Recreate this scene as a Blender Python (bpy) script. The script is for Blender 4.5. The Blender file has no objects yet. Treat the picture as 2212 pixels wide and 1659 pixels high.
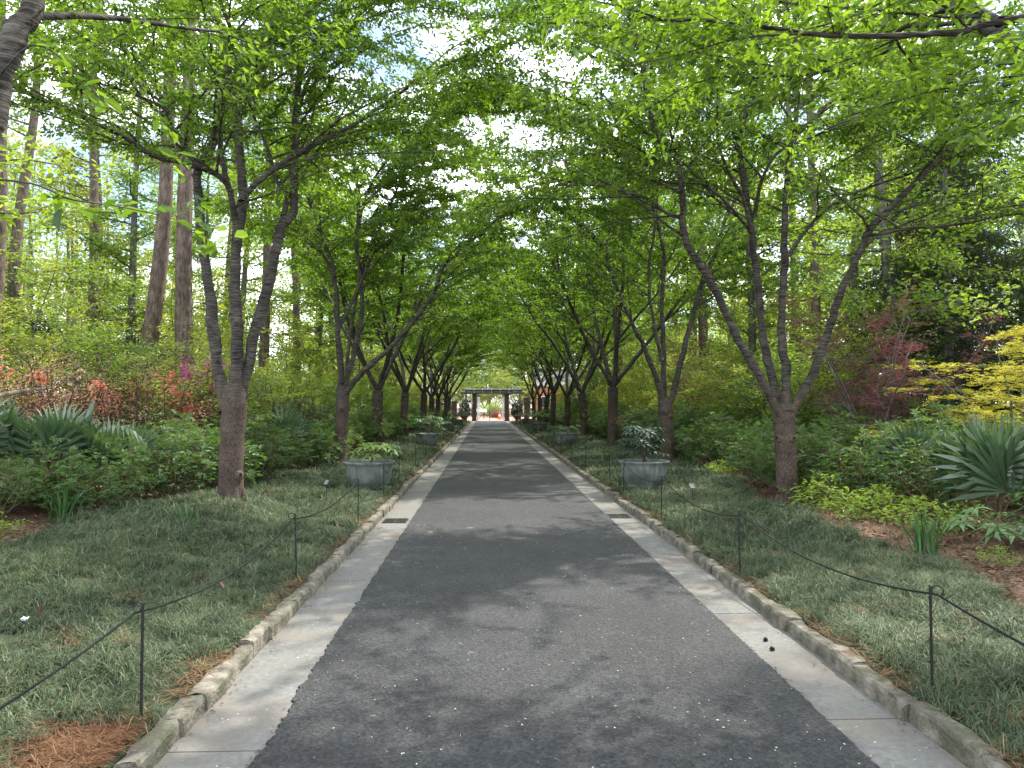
import bpy, math, random
import numpy as np
from mathutils import Vector, Matrix
R = math.radians
sc = bpy.context.scene
col = sc.collection
# ------------------------------------------------------------------ camera, world, sun, exposure
F = 1597.0; CX, CY = 1106.0, 829.5          # picture measured at 2212 x 1659
CAM = Vector((0, 0, 1.7))
YAW, PITCH = math.atan(54 / F), math.atan(44.5 / F)
cam = bpy.data.objects.new("camera", bpy.data.cameras.new("camera"))
col.objects.link(cam); sc.camera = cam
cam.location = CAM
cam.rotation_euler = (math.pi / 2 + PITCH, 0, -YAW)
cam.data.sensor_width = 36; cam.data.lens = 36 * F / 2212
cam.data.clip_start = 0.05; cam.data.clip_end = 900
SUN_EL, SUN_AZ = R(56), R(48)               # azimuth from +Y towards +X
sv = Vector((math.sin(SUN_AZ) * math.cos(SUN_EL), math.cos(SUN_AZ) * math.cos(SUN_EL), math.sin(SUN_EL)))
sl = bpy.data.lights.new("sun", 'SUN'); sl.energy = 3.0; sl.angle = R(0.8); sl.color = (1, 0.95, 0.86)
so = bpy.data.objects.new("sun", sl); col.objects.link(so)
so.rotation_euler = sv.to_track_quat('Z', 'Y').to_euler(); so.location = (0, 0, 40)
w = bpy.data.worlds.new("World"); sc.world = w; w.use_nodes = True
nt = w.node_tree; nt.nodes.clear()
wo = nt.nodes.new('ShaderNodeOutputWorld'); bg = nt.nodes.new('ShaderNodeBackground')
sky = nt.nodes.new('ShaderNodeTexSky'); sky.sky_type = 'NISHITA'; sky.sun_disc = False
sky.sun_elevation = SUN_EL; sky.sun_rotation = SUN_AZ; sky.altitude = 200; sky.air_density = 1.0; sky.dust_density = 1.5
tc = nt.nodes.new('ShaderNodeTexCoord'); mp = nt.nodes.new('ShaderNodeMapping'); mp.inputs['Scale'].default_value = (1, 1, 2.2)
nz = nt.nodes.new('ShaderNodeTexNoise'); nz.inputs['Scale'].default_value = 2.6; nz.inputs['Detail'].default_value = 7; nz.inputs['Roughness'].default_value = .58
cr = nt.nodes.new('ShaderNodeValToRGB'); cr.color_ramp.elements[0].position = .45; cr.color_ramp.elements[1].position = .60
mx = nt.nodes.new('ShaderNodeMixRGB'); mx.inputs[2].default_value = (13, 13.3, 14.0, 1)
L = nt.links.new
L(tc.outputs['Generated'], mp.inputs[0]); L(mp.outputs[0], nz.inputs[0]); L(nz.outputs[0], cr.inputs[0])
L(cr.outputs[0], mx.inputs[0]); L(sky.outputs[0], mx.inputs[1]); L(mx.outputs[0], bg.inputs[0]); L(bg.outputs[0], wo.inputs[0])
bg.inputs[1].default_value = 0.15
sc.view_settings.view_transform = 'Standard'; sc.view_settings.look = 'None'
sc.view_settings.exposure = 1.35; sc.view_settings.gamma = 1
cy = sc.cycles
cy.max_bounces = 7; cy.diffuse_bounces = 4; cy.glossy_bounces = 2; cy.transmission_bounces = 4; cy.transparent_max_bounces = 6
cy.caustics_reflective = False; cy.caustics_refractive = False; cy.sample_clamp_indirect = 6
cy.use_adaptive_sampling = True; cy.adaptive_threshold = 0.01
cy.use_denoising = True
try: cy.denoiser = 'OPENIMAGEDENOISE'; cy.denoising_prefilter = 'ACCURATE'
except Exception: pass

RM = cam.rotation_euler.to_matrix()
def ray(px, py): return RM @ Vector(((px - CX) / F, (CY - py) / F, -1))
def pt(px, py, y): r = ray(px, py); return CAM + r * (y / r.y)
def gp(px, py, z=.2): r = ray(px, py); return CAM + r * ((z - CAM.z) / r.z)

# ------------------------------------------------------------------ materials
def mat(name, c0, c1=None, rough=.8, scale=(8, 8, 8), detail=6, bump=0, bscale=None, spec=.3, metal=0, pos=(.35, .65), c2=None, c2s=2.5, c2pos=(.5, .62)):
    m = bpy.data.materials.new(name); m.use_nodes = True; n = m.node_tree; b = n.nodes['Principled BSDF']
    b.inputs['Roughness'].default_value = rough; b.inputs['Metallic'].default_value = metal
    b.inputs['Specular IOR Level'].default_value = spec
    t = n.nodes.new('ShaderNodeTexCoord'); mp = n.nodes.new('ShaderNodeMapping'); mp.inputs['Scale'].default_value = scale
    nz = n.nodes.new('ShaderNodeTexNoise'); nz.inputs['Scale'].default_value = 1; nz.inputs['Detail'].default_value = detail; nz.inputs['Roughness'].default_value = .6
    r = n.nodes.new('ShaderNodeValToRGB'); r.color_ramp.elements[0].position = pos[0]; r.color_ramp.elements[1].position = pos[1]
    r.color_ramp.elements[0].color = (*c0, 1); r.color_ramp.elements[1].color = (*(c1 or c0), 1)
    n.links.new(t.outputs['Object'], mp.inputs[0]); n.links.new(mp.outputs[0], nz.inputs[0]); n.links.new(nz.outputs[0], r.inputs[0])
    out = r.outputs[0]
    if c2:
        z2 = n.nodes.new('ShaderNodeTexNoise'); z2.inputs['Scale'].default_value = c2s; z2.inputs['Detail'].default_value = 4
        r2 = n.nodes.new('ShaderNodeValToRGB'); r2.color_ramp.elements[0].position = c2pos[0]; r2.color_ramp.elements[1].position = c2pos[1]
        x = n.nodes.new('ShaderNodeMixRGB'); x.inputs[2].default_value = (*c2, 1)
        n.links.new(t.outputs['Object'], z2.inputs[0]); n.links.new(z2.outputs[0], r2.inputs[0]); n.links.new(r2.outputs[0], x.inputs[0])
        n.links.new(out, x.inputs[1]); out = x.outputs[0]
    n.links.new(out, b.inputs['Base Color'])
    if bump:
        bp = n.nodes.new('ShaderNodeBump'); bp.inputs['Strength'].default_value = bump; bp.inputs['Distance'].default_value = .02
        src = nz
        if bscale:
            src = n.nodes.new('ShaderNodeTexNoise'); src.inputs['Scale'].default_value = bscale; src.inputs['Detail'].default_value = 5
            n.links.new(t.outputs['Object'], src.inputs[0])
        n.links.new(src.outputs[0], bp.inputs['Height']); n.links.new(bp.outputs[0], b.inputs['Normal'])
    return m

def leafmat(name, ca, cb, tr=.5, tcol=None, rough=.45, gloss=.06, tboost=1.6, objvar=.0):
    """leaf: diffuse + light passing through the blade + a waxy sheen; face attribute v varies the tone."""
    m = bpy.data.materials.new(name); m.use_nodes = True; n = m.node_tree; n.nodes.clear()
    o = n.nodes.new('ShaderNodeOutputMaterial')
    a = n.nodes.new('ShaderNodeAttribute'); a.attribute_name = 'v'
    r = n.nodes.new('ShaderNodeValToRGB'); r.color_ramp.elements[0].color = (*ca, 1); r.color_ramp.elements[1].color = (*cb, 1)
    fac = a.outputs['Fac']
    if objvar:
        oi = n.nodes.new('ShaderNodeObjectInfo'); mm = n.nodes.new('ShaderNodeMath'); mm.operation = 'MULTIPLY_ADD'
        mm.inputs[1].default_value = objvar; s2 = n.nodes.new('ShaderNodeMath'); s2.operation = 'SUBTRACT'; s2.inputs[1].default_value = objvar / 2
        n.links.new(oi.outputs['Random'], mm.inputs[0]); n.links.new(fac, mm.inputs[2]); n.links.new(mm.outputs[0], s2.inputs[0]); fac = s2.outputs[0]
    n.links.new(fac, r.inputs[0])
    d = n.nodes.new('ShaderNodeBsdfDiffuse'); t = n.nodes.new('ShaderNodeBsdfTranslucent'); g = n.nodes.new('ShaderNodeBsdfGlossy')
    g.inputs['Roughness'].default_value = rough; g.inputs['Color'].default_value = (.9, .95, .9, 1)
    tm = n.nodes.new('ShaderNodeMixRGB'); tm.blend_type = 'MULTIPLY'; tm.inputs[0].default_value = 1
    tc_ = tcol or (1.35, 1.25, .55)
    tm.inputs[2].default_value = (tc_[0] * tboost, tc_[1] * tboost, tc_[2] * tboost, 1)
    n.links.new(r.outputs[0], d.inputs[0]); n.links.new(r.outputs[0], tm.inputs[1]); n.links.new(tm.outputs[0], t.inputs[0])
    m1 = n.nodes.new('ShaderNodeMixShader'); m1.inputs[0].default_value = tr
    m2 = n.nodes.new('ShaderNodeMixShader'); m2.inputs[0].default_value = gloss
    n.links.new(d.outputs[0], m1.inputs[1]); n.links.new(t.outputs[0], m1.inputs[2])
    n.links.new(m1.outputs[0], m2.inputs[1]); n.links.new(g.outputs[0], m2.inputs[2]); n.links.new(m2.outputs[0], o.inputs[0])
    return m

M = {}
M['cherry_leaf'] = leafmat('cherry_leaf', (.022, .062, .010), (.15, .25, .022), objvar=.15, tboost=2.0, gloss=.04)
M['hardwood_leaf'] = leafmat('hardwood_leaf', (.10, .19, .03), (.27, .38, .06), tboost=1.5, objvar=.4)
M['yellowgreen_leaf'] = leafmat('yellowgreen_leaf', (.17, .25, .045), (.38, .43, .08), tboost=1.4, objvar=.4)
M['evergreen_leaf'] = leafmat('evergreen_leaf', (.012, .035, .012), (.05, .10, .025), tr=.25, gloss=.12)
M['hemlock_leaf'] = leafmat('hemlock_leaf', (.020, .036, .020), (.06, .095, .045), tr=.25, gloss=.03)
M['pine_needle'] = leafmat('pine_needle', (.03, .06, .02), (.08, .13, .04), tr=.3)
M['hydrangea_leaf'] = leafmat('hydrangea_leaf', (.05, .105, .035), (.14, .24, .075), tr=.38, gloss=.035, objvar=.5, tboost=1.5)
M['olive_leaf'] = leafmat('olive_leaf', (.05, .07, .025), (.15, .17, .06), tr=.35, objvar=.3)
M['russet_leaf'] = leafmat('russet_leaf', (.30, .17, .10), (.58, .42, .26), tr=.35, tcol=(1.3, 1.0, .8), objvar=.3)
M['lime_leaf'] = leafmat('lime_leaf', (.14, .26, .03), (.30, .42, .05), tr=.45, tboost=1.2, objvar=.3)
M['gold_leaf'] = leafmat('gold_leaf', (.50, .50, .06), (.80, .76, .14), tr=.4, tcol=(1.1, 1.05, .7), tboost=1.1)
M['red_leaf'] = leafmat('red_leaf', (.08, .04, .05), (.22, .075, .08), tr=.45, tcol=(1.5, .8, .9), tboost=1.3)
M['fatsia_leaf'] = leafmat('fatsia_leaf', (.03, .08, .025), (.10, .20, .06), tr=.25, gloss=.07, rough=.45, objvar=.6)
M['palmetto_leaf'] = leafmat('palmetto_leaf', (.035, .08, .035), (.10, .17, .075), tr=.28, gloss=.12, rough=.4)
M['palmetto_blue'] = leafmat('palmetto_blue', (.03, .075, .03), (.10, .17, .08), tr=.2, gloss=.09, rough=.4)
M['iris_leaf'] = leafmat('iris_leaf', (.03, .09, .03), (.08, .19, .05), tr=.3)
M['mondo'] = leafmat('mondo', (.038, .066, .030), (.15, .19, .092), tr=.2, gloss=.045, rough=.5, tcol=(1, 1.1, .7), tboost=1.0)
_e = M['mondo'].node_tree.nodes['Color Ramp'].color_ramp.elements; _e[1].position = .86; _q = _e.new(.97); _q.color = (.34, .27, .13, 1)
M['straw'] = leafmat('straw', (.11, .052, .028), (.30, .165, .088), tr=.1, tcol=(1, 1, 1), tboost=1, gloss=.02)
M['litter'] = leafmat('litter', (.07, .035, .02), (.34, .22, .14), tr=.1, tcol=(1, 1, 1), tboost=1, gloss=.02)
M['petal'] = leafmat('petal', (.55, .52, .45), (.8, .8, .78), tr=.2, tcol=(1, 1, 1), tboost=1, gloss=.02)
M['flower_red'] = leafmat('flower_red', (.50, .06, .04), (.72, .24, .17), tr=.35, tcol=(1.1, .7, .6), tboost=1)
M['flower_magenta'] = leafmat('flower_magenta', (.62, .03, .40), (.80, .10, .55), tr=.35, tcol=(1.1, .8, 1), tboost=1)
M['flower_pink'] = leafmat('flower_pink', (.72, .42, .46), (.85, .68, .70), tr=.35, tcol=(1, .9, .9), tboost=1)
M['flower_white'] = leafmat('flower_white', (.75, .76, .72), (.85, .86, .84), tr=.3, tcol=(1, 1, 1), tboost=1)

def barkmat(name, c0, c1, low, rings=True):
    m = bpy.data.materials.new(name); m.use_nodes = True; n = m.node_tree; b = n.nodes['Principled BSDF']; b.inputs['Roughness'].default_value = .85
    b.inputs['Specular IOR Level'].default_value = .2
    t = n.nodes.new('ShaderNodeTexCoord')
    mp = n.nodes.new('ShaderNodeMapping'); mp.inputs['Scale'].default_value = (7, 7, 62) if rings else (22, 22, 5)
    a = n.nodes.new('ShaderNodeTexNoise'); a.inputs['Scale'].default_value = 1; a.inputs['Detail'].default_value = 5; a.inputs['Roughness'].default_value = .65
    mq = n.nodes.new('ShaderNodeMapping'); mq.inputs['Scale'].default_value = (30, 30, 15)
    v = n.nodes.new('ShaderNodeTexVoronoi'); v.inputs['Scale'].default_value = 1; v.feature = 'DISTANCE_TO_EDGE'
    wz = n.nodes.new('ShaderNodeTexNoise'); wz.inputs['Scale'].default_value = 9; wz.inputs['Detail'].default_value = 3
    ad = n.nodes.new('ShaderNodeMixRGB'); ad.inputs[0].default_value = .12
    LK = n.links.new
    LK(t.outputs['Object'], mp.inputs[0]); LK(mp.outputs[0], a.inputs[0])
    LK(t.outputs['Object'], wz.inputs[0]); LK(t.outputs['Object'], ad.inputs[1]); LK(wz.outputs[1], ad.inputs[2]); LK(ad.outputs[0], mq.inputs[0]); LK(mq.outputs[0], v.inputs[0])
    r = n.nodes.new('ShaderNodeValToRGB'); r.color_ramp.elements[0].position = .38; r.color_ramp.elements[1].position = .64
    r.color_ramp.elements[0].color = (*c0, 1); r.color_ramp.elements[1].color = (*c1, 1)
    LK(a.outputs[0], r.inputs[0])
    r2 = n.nodes.new('ShaderNodeValToRGB'); r2.color_ramp.elements[0].position = .0; r2.color_ramp.elements[1].position = .14
    r2.color_ramp.elements[0].color = (low[0] * .4, low[1] * .4, low[2] * .4, 1); r2.color_ramp.elements[1].color = (*low, 1)
    LK(v.outputs[0], r2.inputs[0])
    sx = n.nodes.new('ShaderNodeSeparateXYZ'); LK(t.outputs['Object'], sx.inputs[0])
    mr = n.nodes.new('ShaderNodeMapRange'); mr.inputs[1].default_value = 1.15 if rings else -50; mr.inputs[2].default_value = 1.9 if rings else -49
    mr.inputs[3].default_value = 1; mr.inputs[4].default_value = 0 if rings else .25
    nn = n.nodes.new('ShaderNodeTexNoise'); nn.inputs['Scale'].default_value = 6; ma = n.nodes.new('ShaderNodeMath'); ma.operation = 'MULTIPLY_ADD'
    ma.inputs[1].default_value = 1.6; LK(t.outputs['Object'], nn.inputs[0]); LK(nn.outputs[0], ma.inputs[0]); LK(sx.outputs[2], ma.inputs[2])
    sb = n.nodes.new('ShaderNodeMath'); sb.operation = 'SUBTRACT'; sb.inputs[1].default_value = .8; LK(ma.outputs[0], sb.inputs[0]); LK(sb.outputs[0], mr.inputs[0])
    x = n.nodes.new('ShaderNodeMixRGB'); LK(mr.outputs[0], x.inputs[0]); LK(r.outputs[0], x.inputs[1]); LK(r2.outputs[0], x.inputs[2])
    big = n.nodes.new('ShaderNodeTexNoise'); big.inputs['Scale'].default_value = 3.2; big.inputs['Detail'].default_value = 3
    br = n.nodes.new('ShaderNodeMapRange'); br.inputs[1].default_value = .35; br.inputs[2].default_value = .65; br.inputs[3].default_value = .72; br.inputs[4].default_value = 1.25
    y = n.nodes.new('ShaderNodeMixRGB'); y.blend_type = 'MULTIPLY'; y.inputs[0].default_value = 1
    LK(t.outputs['Object'], big.inputs[0]); LK(big.outputs[0], br.inputs[0]); LK(x.outputs[0], y.inputs[1]); LK(br.outputs[0], y.inputs[2]); LK(y.outputs[0], b.inputs['Base Color'])
    hm = n.nodes.new('ShaderNodeMixRGB'); LK(mr.outputs[0], hm.inputs[0]); LK(a.outputs[0], hm.inputs[1]); LK(r2.outputs[0], hm.inputs[2])
    bp = n.nodes.new('ShaderNodeBump'); bp.inputs['Strength'].default_value = .8; bp.inputs['Distance'].default_value = .025
    LK(hm.outputs[0], bp.inputs['Height']); LK(bp.outputs[0], b.inputs['Normal'])
    return m
M['cherry_bark'] = barkmat('cherry_bark', (.022, .019, .016), (.135, .122, .104), (.12, .088, .068))
M['pine_bark'] = barkmat('pine_bark', (.07, .055, .045), (.27, .21, .175), (.24, .17, .135), rings=False)
M['grey_bark'] = barkmat('grey_bark', (.07, .065, .055), (.25, .235, .21), (.2, .18, .16), rings=False)
M['stem'] = mat('stem', (.10, .065, .04), (.22, .16, .10), scale=(20, 20, 20))
M['twig'] = mat('twig', (.05, .035, .022), (.12, .09, .06), scale=(20, 20, 20))
M['mulch'] = mat('mulch', (.05, .026, .016), (.20, .12, .075), scale=(30, 30, 30), detail=8, bump=1, rough=.95, c2=(.30, .20, .13), c2s=38, c2pos=(.56, .64))
M['turf_soil'] = mat('turf_soil', (.02, .03, .014), (.06, .07, .035), scale=(25, 25, 25), bump=.6, rough=.95)
M['stone'] = mat('kerb_stone', (.10, .088, .068), (.31, .28, .225), scale=(9, 9, 9), detail=9, bump=1, bscale=45, rough=.9, c2=(.11, .11, .07), c2s=3.5, c2pos=(.48, .66))
M['pillar_stone'] = mat('pillar_stone', (.05, .045, .038), (.19, .165, .135), scale=(5, 5, 9), detail=8, bump=1, bscale=20, rough=.9)
M['iron'] = mat('black_iron', (.006, .006, .006), (.014, .014, .014), rough=.45, spec=.5, scale=(30, 30, 30))
M['rope'] = mat('black_rope', (.008, .009, .008), (.022, .023, .021), rough=.8, scale=(120, 120, 120), bump=.6)
M['pot'] = mat('pot_grey', (.14, .16, .14), (.25, .28, .25), rough=.75, scale=(9, 9, 3), detail=7, bump=.15, bscale=60, c2=(.085, .10, .08), c2s=2.2, c2pos=(.45, .7))
M['soil'] = mat('soil', (.02, .013, .008), (.07, .05, .035), scale=(40, 40, 40), bump=.8)
M['slab'] = mat('slab', (.34, .31, .27), (.45, .42, .37), scale=(12, 12, 12), bump=.2)
M['steel'] = mat('steel_beam', (.10, .11, .125), (.15, .165, .185), rough=.4, metal=.3, spec=.5)
M['steel_light'] = mat('galvanised', (.55, .56, .57), (.7, .71, .72), rough=.4, spec=.5)
M['brick_paving'] = mat('brick_paving', (.34, .17, .12), (.50, .30, .23), scale=(9, 20, 9), bump=.2, rough=.9)
M['grate'] = mat('grate', (.035, .033, .03), (.08, .075, .068), rough=.6, metal=.5, scale=(30, 30, 30))
M['dark'] = mat('dark_gap', (.008, .008, .008), (.012, .012, .012))
M['orange'] = mat('cone_orange', (.75, .14, .03), (.85, .18, .04), rough=.5)
M['white'] = mat('white_paint', (.75, .75, .75), (.82, .82, .82), rough=.5)
M['brick'] = mat('building_brick', (.40, .17, .09), (.58, .28, .16), scale=(4, 4, 14), rough=.9)
M['roof'] = mat('roof', (.12, .12, .13), (.2, .2, .21), scale=(3, 3, 3))
M['glass'] = mat('glass', (.03, .04, .05), (.06, .07, .08), rough=.1, spec=.8)
M['wood'] = mat('grey_wood', (.25, .21, .17), (.42, .37, .31), scale=(4, 4, 20), bump=.3)
M['log'] = mat('bleached_log', (.14, .12, .10), (.33, .29, .24), scale=(5, 14, 14), bump=.5)
M['web'] = mat('nest_grey', (.14, .11, .09), (.36, .33, .30), scale=(20, 20, 40), bump=.6)

# asphalt
def asphalt():
    m = bpy.data.materials.new('asphalt'); m.use_nodes = True; n = m.node_tree; b = n.nodes['Principled BSDF']; K = n.links.new
    b.inputs['Roughness'].default_value = .72; b.inputs['Specular IOR Level'].default_value = .42
    t = n.nodes.new('ShaderNodeTexCoord')
    v = n.nodes.new('ShaderNodeTexVoronoi'); v.inputs['Scale'].default_value = 62; v.inputs['Randomness'].default_value = 1
    nz = n.nodes.new('ShaderNodeTexNoise'); nz.inputs['Scale'].default_value = 70; nz.inputs['Detail'].default_value = 6; nz.inputs['Roughness'].default_value = .7
    lg = n.nodes.new('ShaderNodeTexNoise'); lg.inputs['Scale'].default_value = 1.3; lg.inputs['Detail'].default_value = 6; lg.inputs['Roughness'].default_value = .6
    for q in (v, nz, lg): K(t.outputs['Object'], q.inputs[0])
    r = n.nodes.new('ShaderNodeValToRGB'); e = r.color_ramp.elements; e[0].position = .3; e[0].color = (.018, .018, .0185, 1); e[1].position = .72; e[1].color = (.078, .078, .079, 1)
    K(nz.outputs[0], r.inputs[0])
    cc = n.nodes.new('ShaderNodeMixRGB'); cc.blend_type = 'OVERLAY'; cc.inputs[0].default_value = .55; K(r.outputs[0], cc.inputs[1]); 
    sg = n.nodes.new('ShaderNodeRGBToBW'); K(v.outputs['Color'], sg.inputs[0]); K(sg.outputs[0], cc.inputs[2])
    r2 = n.nodes.new('ShaderNodeValToRGB'); r2.color_ramp.elements[0].position = .38; r2.color_ramp.elements[1].position = .66
    r2.color_ramp.elements[0].color = (.82, .81, .81, 1); r2.color_ramp.elements[1].color = (1.10, 1.13, 1.12, 1); K(lg.outputs[0], r2.inputs[0])
    x = n.nodes.new('ShaderNodeMixRGB'); x.blend_type = 'MULTIPLY'; x.inputs[0].default_value = 1; K(cc.outputs[0], x.inputs[1]); K(r2.outputs[0], x.inputs[2])
    st = n.nodes.new('ShaderNodeTexNoise'); st.inputs['Scale'].default_value = 3.1; st.inputs['Detail'].default_value = 8; K(t.outputs['Object'], st.inputs[0])
    r3 = n.nodes.new('ShaderNodeValToRGB'); r3.color_ramp.elements[0].position = .70; r3.color_ramp.elements[1].position = .76; K(st.outputs[0], r3.inputs[0])
    y = n.nodes.new('ShaderNodeMixRGB'); y.inputs[2].default_value = (.16, .165, .165, 1); K(r3.outputs[0], y.inputs[0]); K(x.outputs[0], y.inputs[1]); K(y.outputs[0], b.inputs['Base Color'])
    bp = n.nodes.new('ShaderNodeBump'); bp.inputs['Strength'].default_value = .9; bp.inputs['Distance'].default_value = .012
    ad = n.nodes.new('ShaderNodeMath'); ad.operation = 'ADD'; K(nz.outputs[0], ad.inputs[0]); K(v.outputs['Distance'], ad.inputs[1]); K(ad.outputs[0], bp.inputs['Height']); K(bp.outputs[0], b.inputs['Normal'])
    return m
M['asphalt'] = asphalt()
M['concrete'] = mat('gutter_concrete', (.15, .15, .138), (.215, .212, .195), scale=(26, 26, 26), detail=8, bump=.25, bscale=160, rough=.85, c2=(.19, .165, .135), c2s=1.6, c2pos=(.42, .72))

# ------------------------------------------------------------------ mesh helpers
class MB:
    def __init__(s): s.V = []; s.F = []; s.A = []; s.n = 0
    def add(s, V, Fc, v=None):
        V = np.asarray(V, np.float32).reshape(-1, 3); Fc = np.asarray(Fc, np.int64)
        s.V.append(V); s.F.append(Fc + s.n); s.n += len(V)
        s.A.append(np.full(len(Fc), .5, np.float32) if v is None else (np.full(len(Fc), v, np.float32) if np.isscalar(v) else np.asarray(v, np.float32)))
    def box(s, x0, x1, y0, y1, z0, z1):
        s.add([(x0, y0, z0), (x1, y0, z0), (x1, y1, z0), (x0, y1, z0), (x0, y0, z1), (x1, y0, z1), (x1, y1, z1), (x0, y1, z1)],
              [(0, 3, 2, 1), (4, 5, 6, 7), (0, 1, 5, 4), (1, 2, 6, 5), (2, 3, 7, 6), (3, 0, 4, 7)])
    def tube(s, P, Rr, n=8, cap=True, rough=0, rs=None):
        P = np.asarray(P, float); k = len(P); Rr = np.full(k, Rr, float) if np.isscalar(Rr) else np.asarray(Rr, float)
        T = np.gradient(P, axis=0); T /= np.linalg.norm(T, axis=1)[:, None] + 1e-9
        ref = np.array([0, 0, 1.0]) if abs(T[0][2]) < .9 else np.array([1.0, 0, 0])
        u = np.cross(T[0], ref); u /= np.linalg.norm(u); U = []
        for i in range(k):
            u = u - T[i] * u.dot(T[i]); u /= np.linalg.norm(u) + 1e-9; U.append(u)
        U = np.array(U); W = np.cross(T, U)
        a = np.arange(n) * 2 * math.pi / n
        rr = Rr[:, None] * np.ones(n)[None]
        if rough and rs is not None: rr = rr * (1 + rough * (rs.random((k, n)) - .5))
        V = P[:, None] + (U[:, None] * np.cos(a)[None, :, None] + W[:, None] * np.sin(a)[None, :, None]) * rr[:, :, None]
        i, j = np.meshgrid(np.arange(k - 1), np.arange(n), indexing='ij'); j2 = (j + 1) % n
        Fq = np.stack([i * n + j, i * n + j2, (i + 1) * n + j2, (i + 1) * n + j], -1).reshape(-1, 4)
        s.add(V.reshape(-1, 3), Fq)
    def lathe(s, prof, n=32, c=(0, 0, 0), flute=0, amp=0, fl=None):
        V = []; 
        for q, (r, z) in enumerate(prof):
            for i in range(n):
                a = 2 * math.pi * i / n; f = 1
                if flute and fl and fl[0] <= q <= fl[1]: f = 1 - amp * (1 - abs(math.sin(a * flute / 2)))
                V.append((c[0] + r * f * math.cos(a), c[1] + r * f * math.sin(a), c[2] + z))
        k = len(prof); i, j = np.meshgrid(np.arange(k - 1), np.arange(n), indexing='ij'); j2 = (j + 1) % n
        s.add(V, np.stack([i * n + j, i * n + j2, (i + 1) * n + j2, (i + 1) * n + j], -1).reshape(-1, 4))
    def scatter(s, T, TF, pos, d, nrm, ln, wd, v):
        """place template T (k,3: along, across, normal) at every pos"""
        pos = np.asarray(pos, float); N = len(pos)
        if N == 0: return
        d = d / (np.linalg.norm(d, axis=1)[:, None] + 1e-9)
        b = np.cross(nrm, d); b /= np.linalg.norm(b, axis=1)[:, None] + 1e-9; c = np.cross(d, b)
        T = np.asarray(T, float); ln = np.broadcast_to(ln, (N,)); wd = np.broadcast_to(wd, (N,))
        V = pos[:, None] + d[:, None] * (T[None, :, 0, None] * ln[:, None, None]) + b[:, None] * (T[None, :, 1, None] * wd[:, None, None]) + c[:, None] * (T[None, :, 2, None] * ln[:, None, None])
        TF = np.asarray(TF); k = len(T)
        Fq = (TF[None] + (np.arange(N) * k)[:, None, None]).reshape(-1, 4)
        s.add(V.reshape(-1, 3), Fq, np.repeat(v, len(TF)))
    def build(s, name, m, parent=None, smooth=False, loc=None):
        V = np.concatenate(s.V); Fc = np.concatenate(s.F); A = np.concatenate(s.A)
        if loc is not None: V = V - np.asarray(loc, np.float32)
        me = bpy.data.meshes.new(name); me.vertices.add(len(V)); me.vertices.foreach_set('co', V.astype(np.float32).ravel())
        nf = len(Fc); me.loops.add(nf * 4); me.loops.foreach_set('vertex_index', Fc.ravel().astype(np.int32))
        me.polygons.add(nf); me.polygons.foreach_set('loop_start', np.arange(0, nf * 4, 4, dtype=np.int32))
        try: me.polygons.foreach_set('loop_total', np.full(nf, 4, np.int32))
        except Exception: pass
        at = me.attributes.new('v', 'FLOAT', 'FACE'); at.data.foreach_set('value', A)
        me.polygons.foreach_set('use_smooth', np.full(nf, smooth, bool))
        me.materials.append(m); me.update(calc_edges=True); me.validate()
        o = bpy.data.objects.new(name, me); col.objects.link(o); o.parent = parent
        if loc is not None: o.location = loc
        return o
def tag(o, label=None, cat=None, group=None, kind=None):
    if label: o['label'] = label
    if cat: o['category'] = cat
    if group: o['group'] = group
    if kind: o['kind'] = kind
    return o
def empty(name, loc=(0, 0, 0), rz=0):
    e = bpy.data.objects.new(name, None); col.objects.link(e); e.location = loc; e.rotation_euler = (0, 0, rz); e.empty_display_size = .1; return e
KIDS = {}
def copy_tree(o, parent=None, mats=None):
    c = o.copy(); col.objects.link(c); c.parent = parent
    if mats and o.type == 'MESH' and o.name.split('.')[0] in mats:
        c.material_slots[0].link = 'OBJECT'; c.material_slots[0].material = mats[o.name.split('.')[0]]
    for ch in [x for x in list(bpy.data.objects) if x.parent == o] if o.name not in KIDS else KIDS[o.name]:
        copy_tree(ch, c, mats)
    return c
def remember(o): KIDS[o.name] = [x for x in bpy.data.objects if x.parent == o]; [KIDS.setdefault(x.name, []) for x in KIDS[o.name]]; return o
def ordinal(i):
    W = ['first', 'second', 'third', 'fourth', 'fifth', 'sixth', 'seventh', 'eighth', 'ninth', 'tenth', 'eleventh', 'twelfth', 'thirteenth', 'fourteenth', 'fifteenth', 'sixteenth', 'seventeenth', 'eighteenth', 'nineteenth', 'twentieth', 'twenty-first', 'twenty-second', 'twenty-third', 'twenty-fourth', 'twenty-fifth', 'twenty-sixth', 'twenty-seventh', 'twenty-eighth', 'twenty-ninth']
    T = ['thirt', 'fort', 'fift', 'sixt', 'sevent', 'eight', 'ninet']
    if i < 29: return W[i]
    t, u = divmod(i + 1, 10); return T[t - 3] + 'ieth' if u == 0 else T[t - 3] + 'y-' + W[u - 1]

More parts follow.
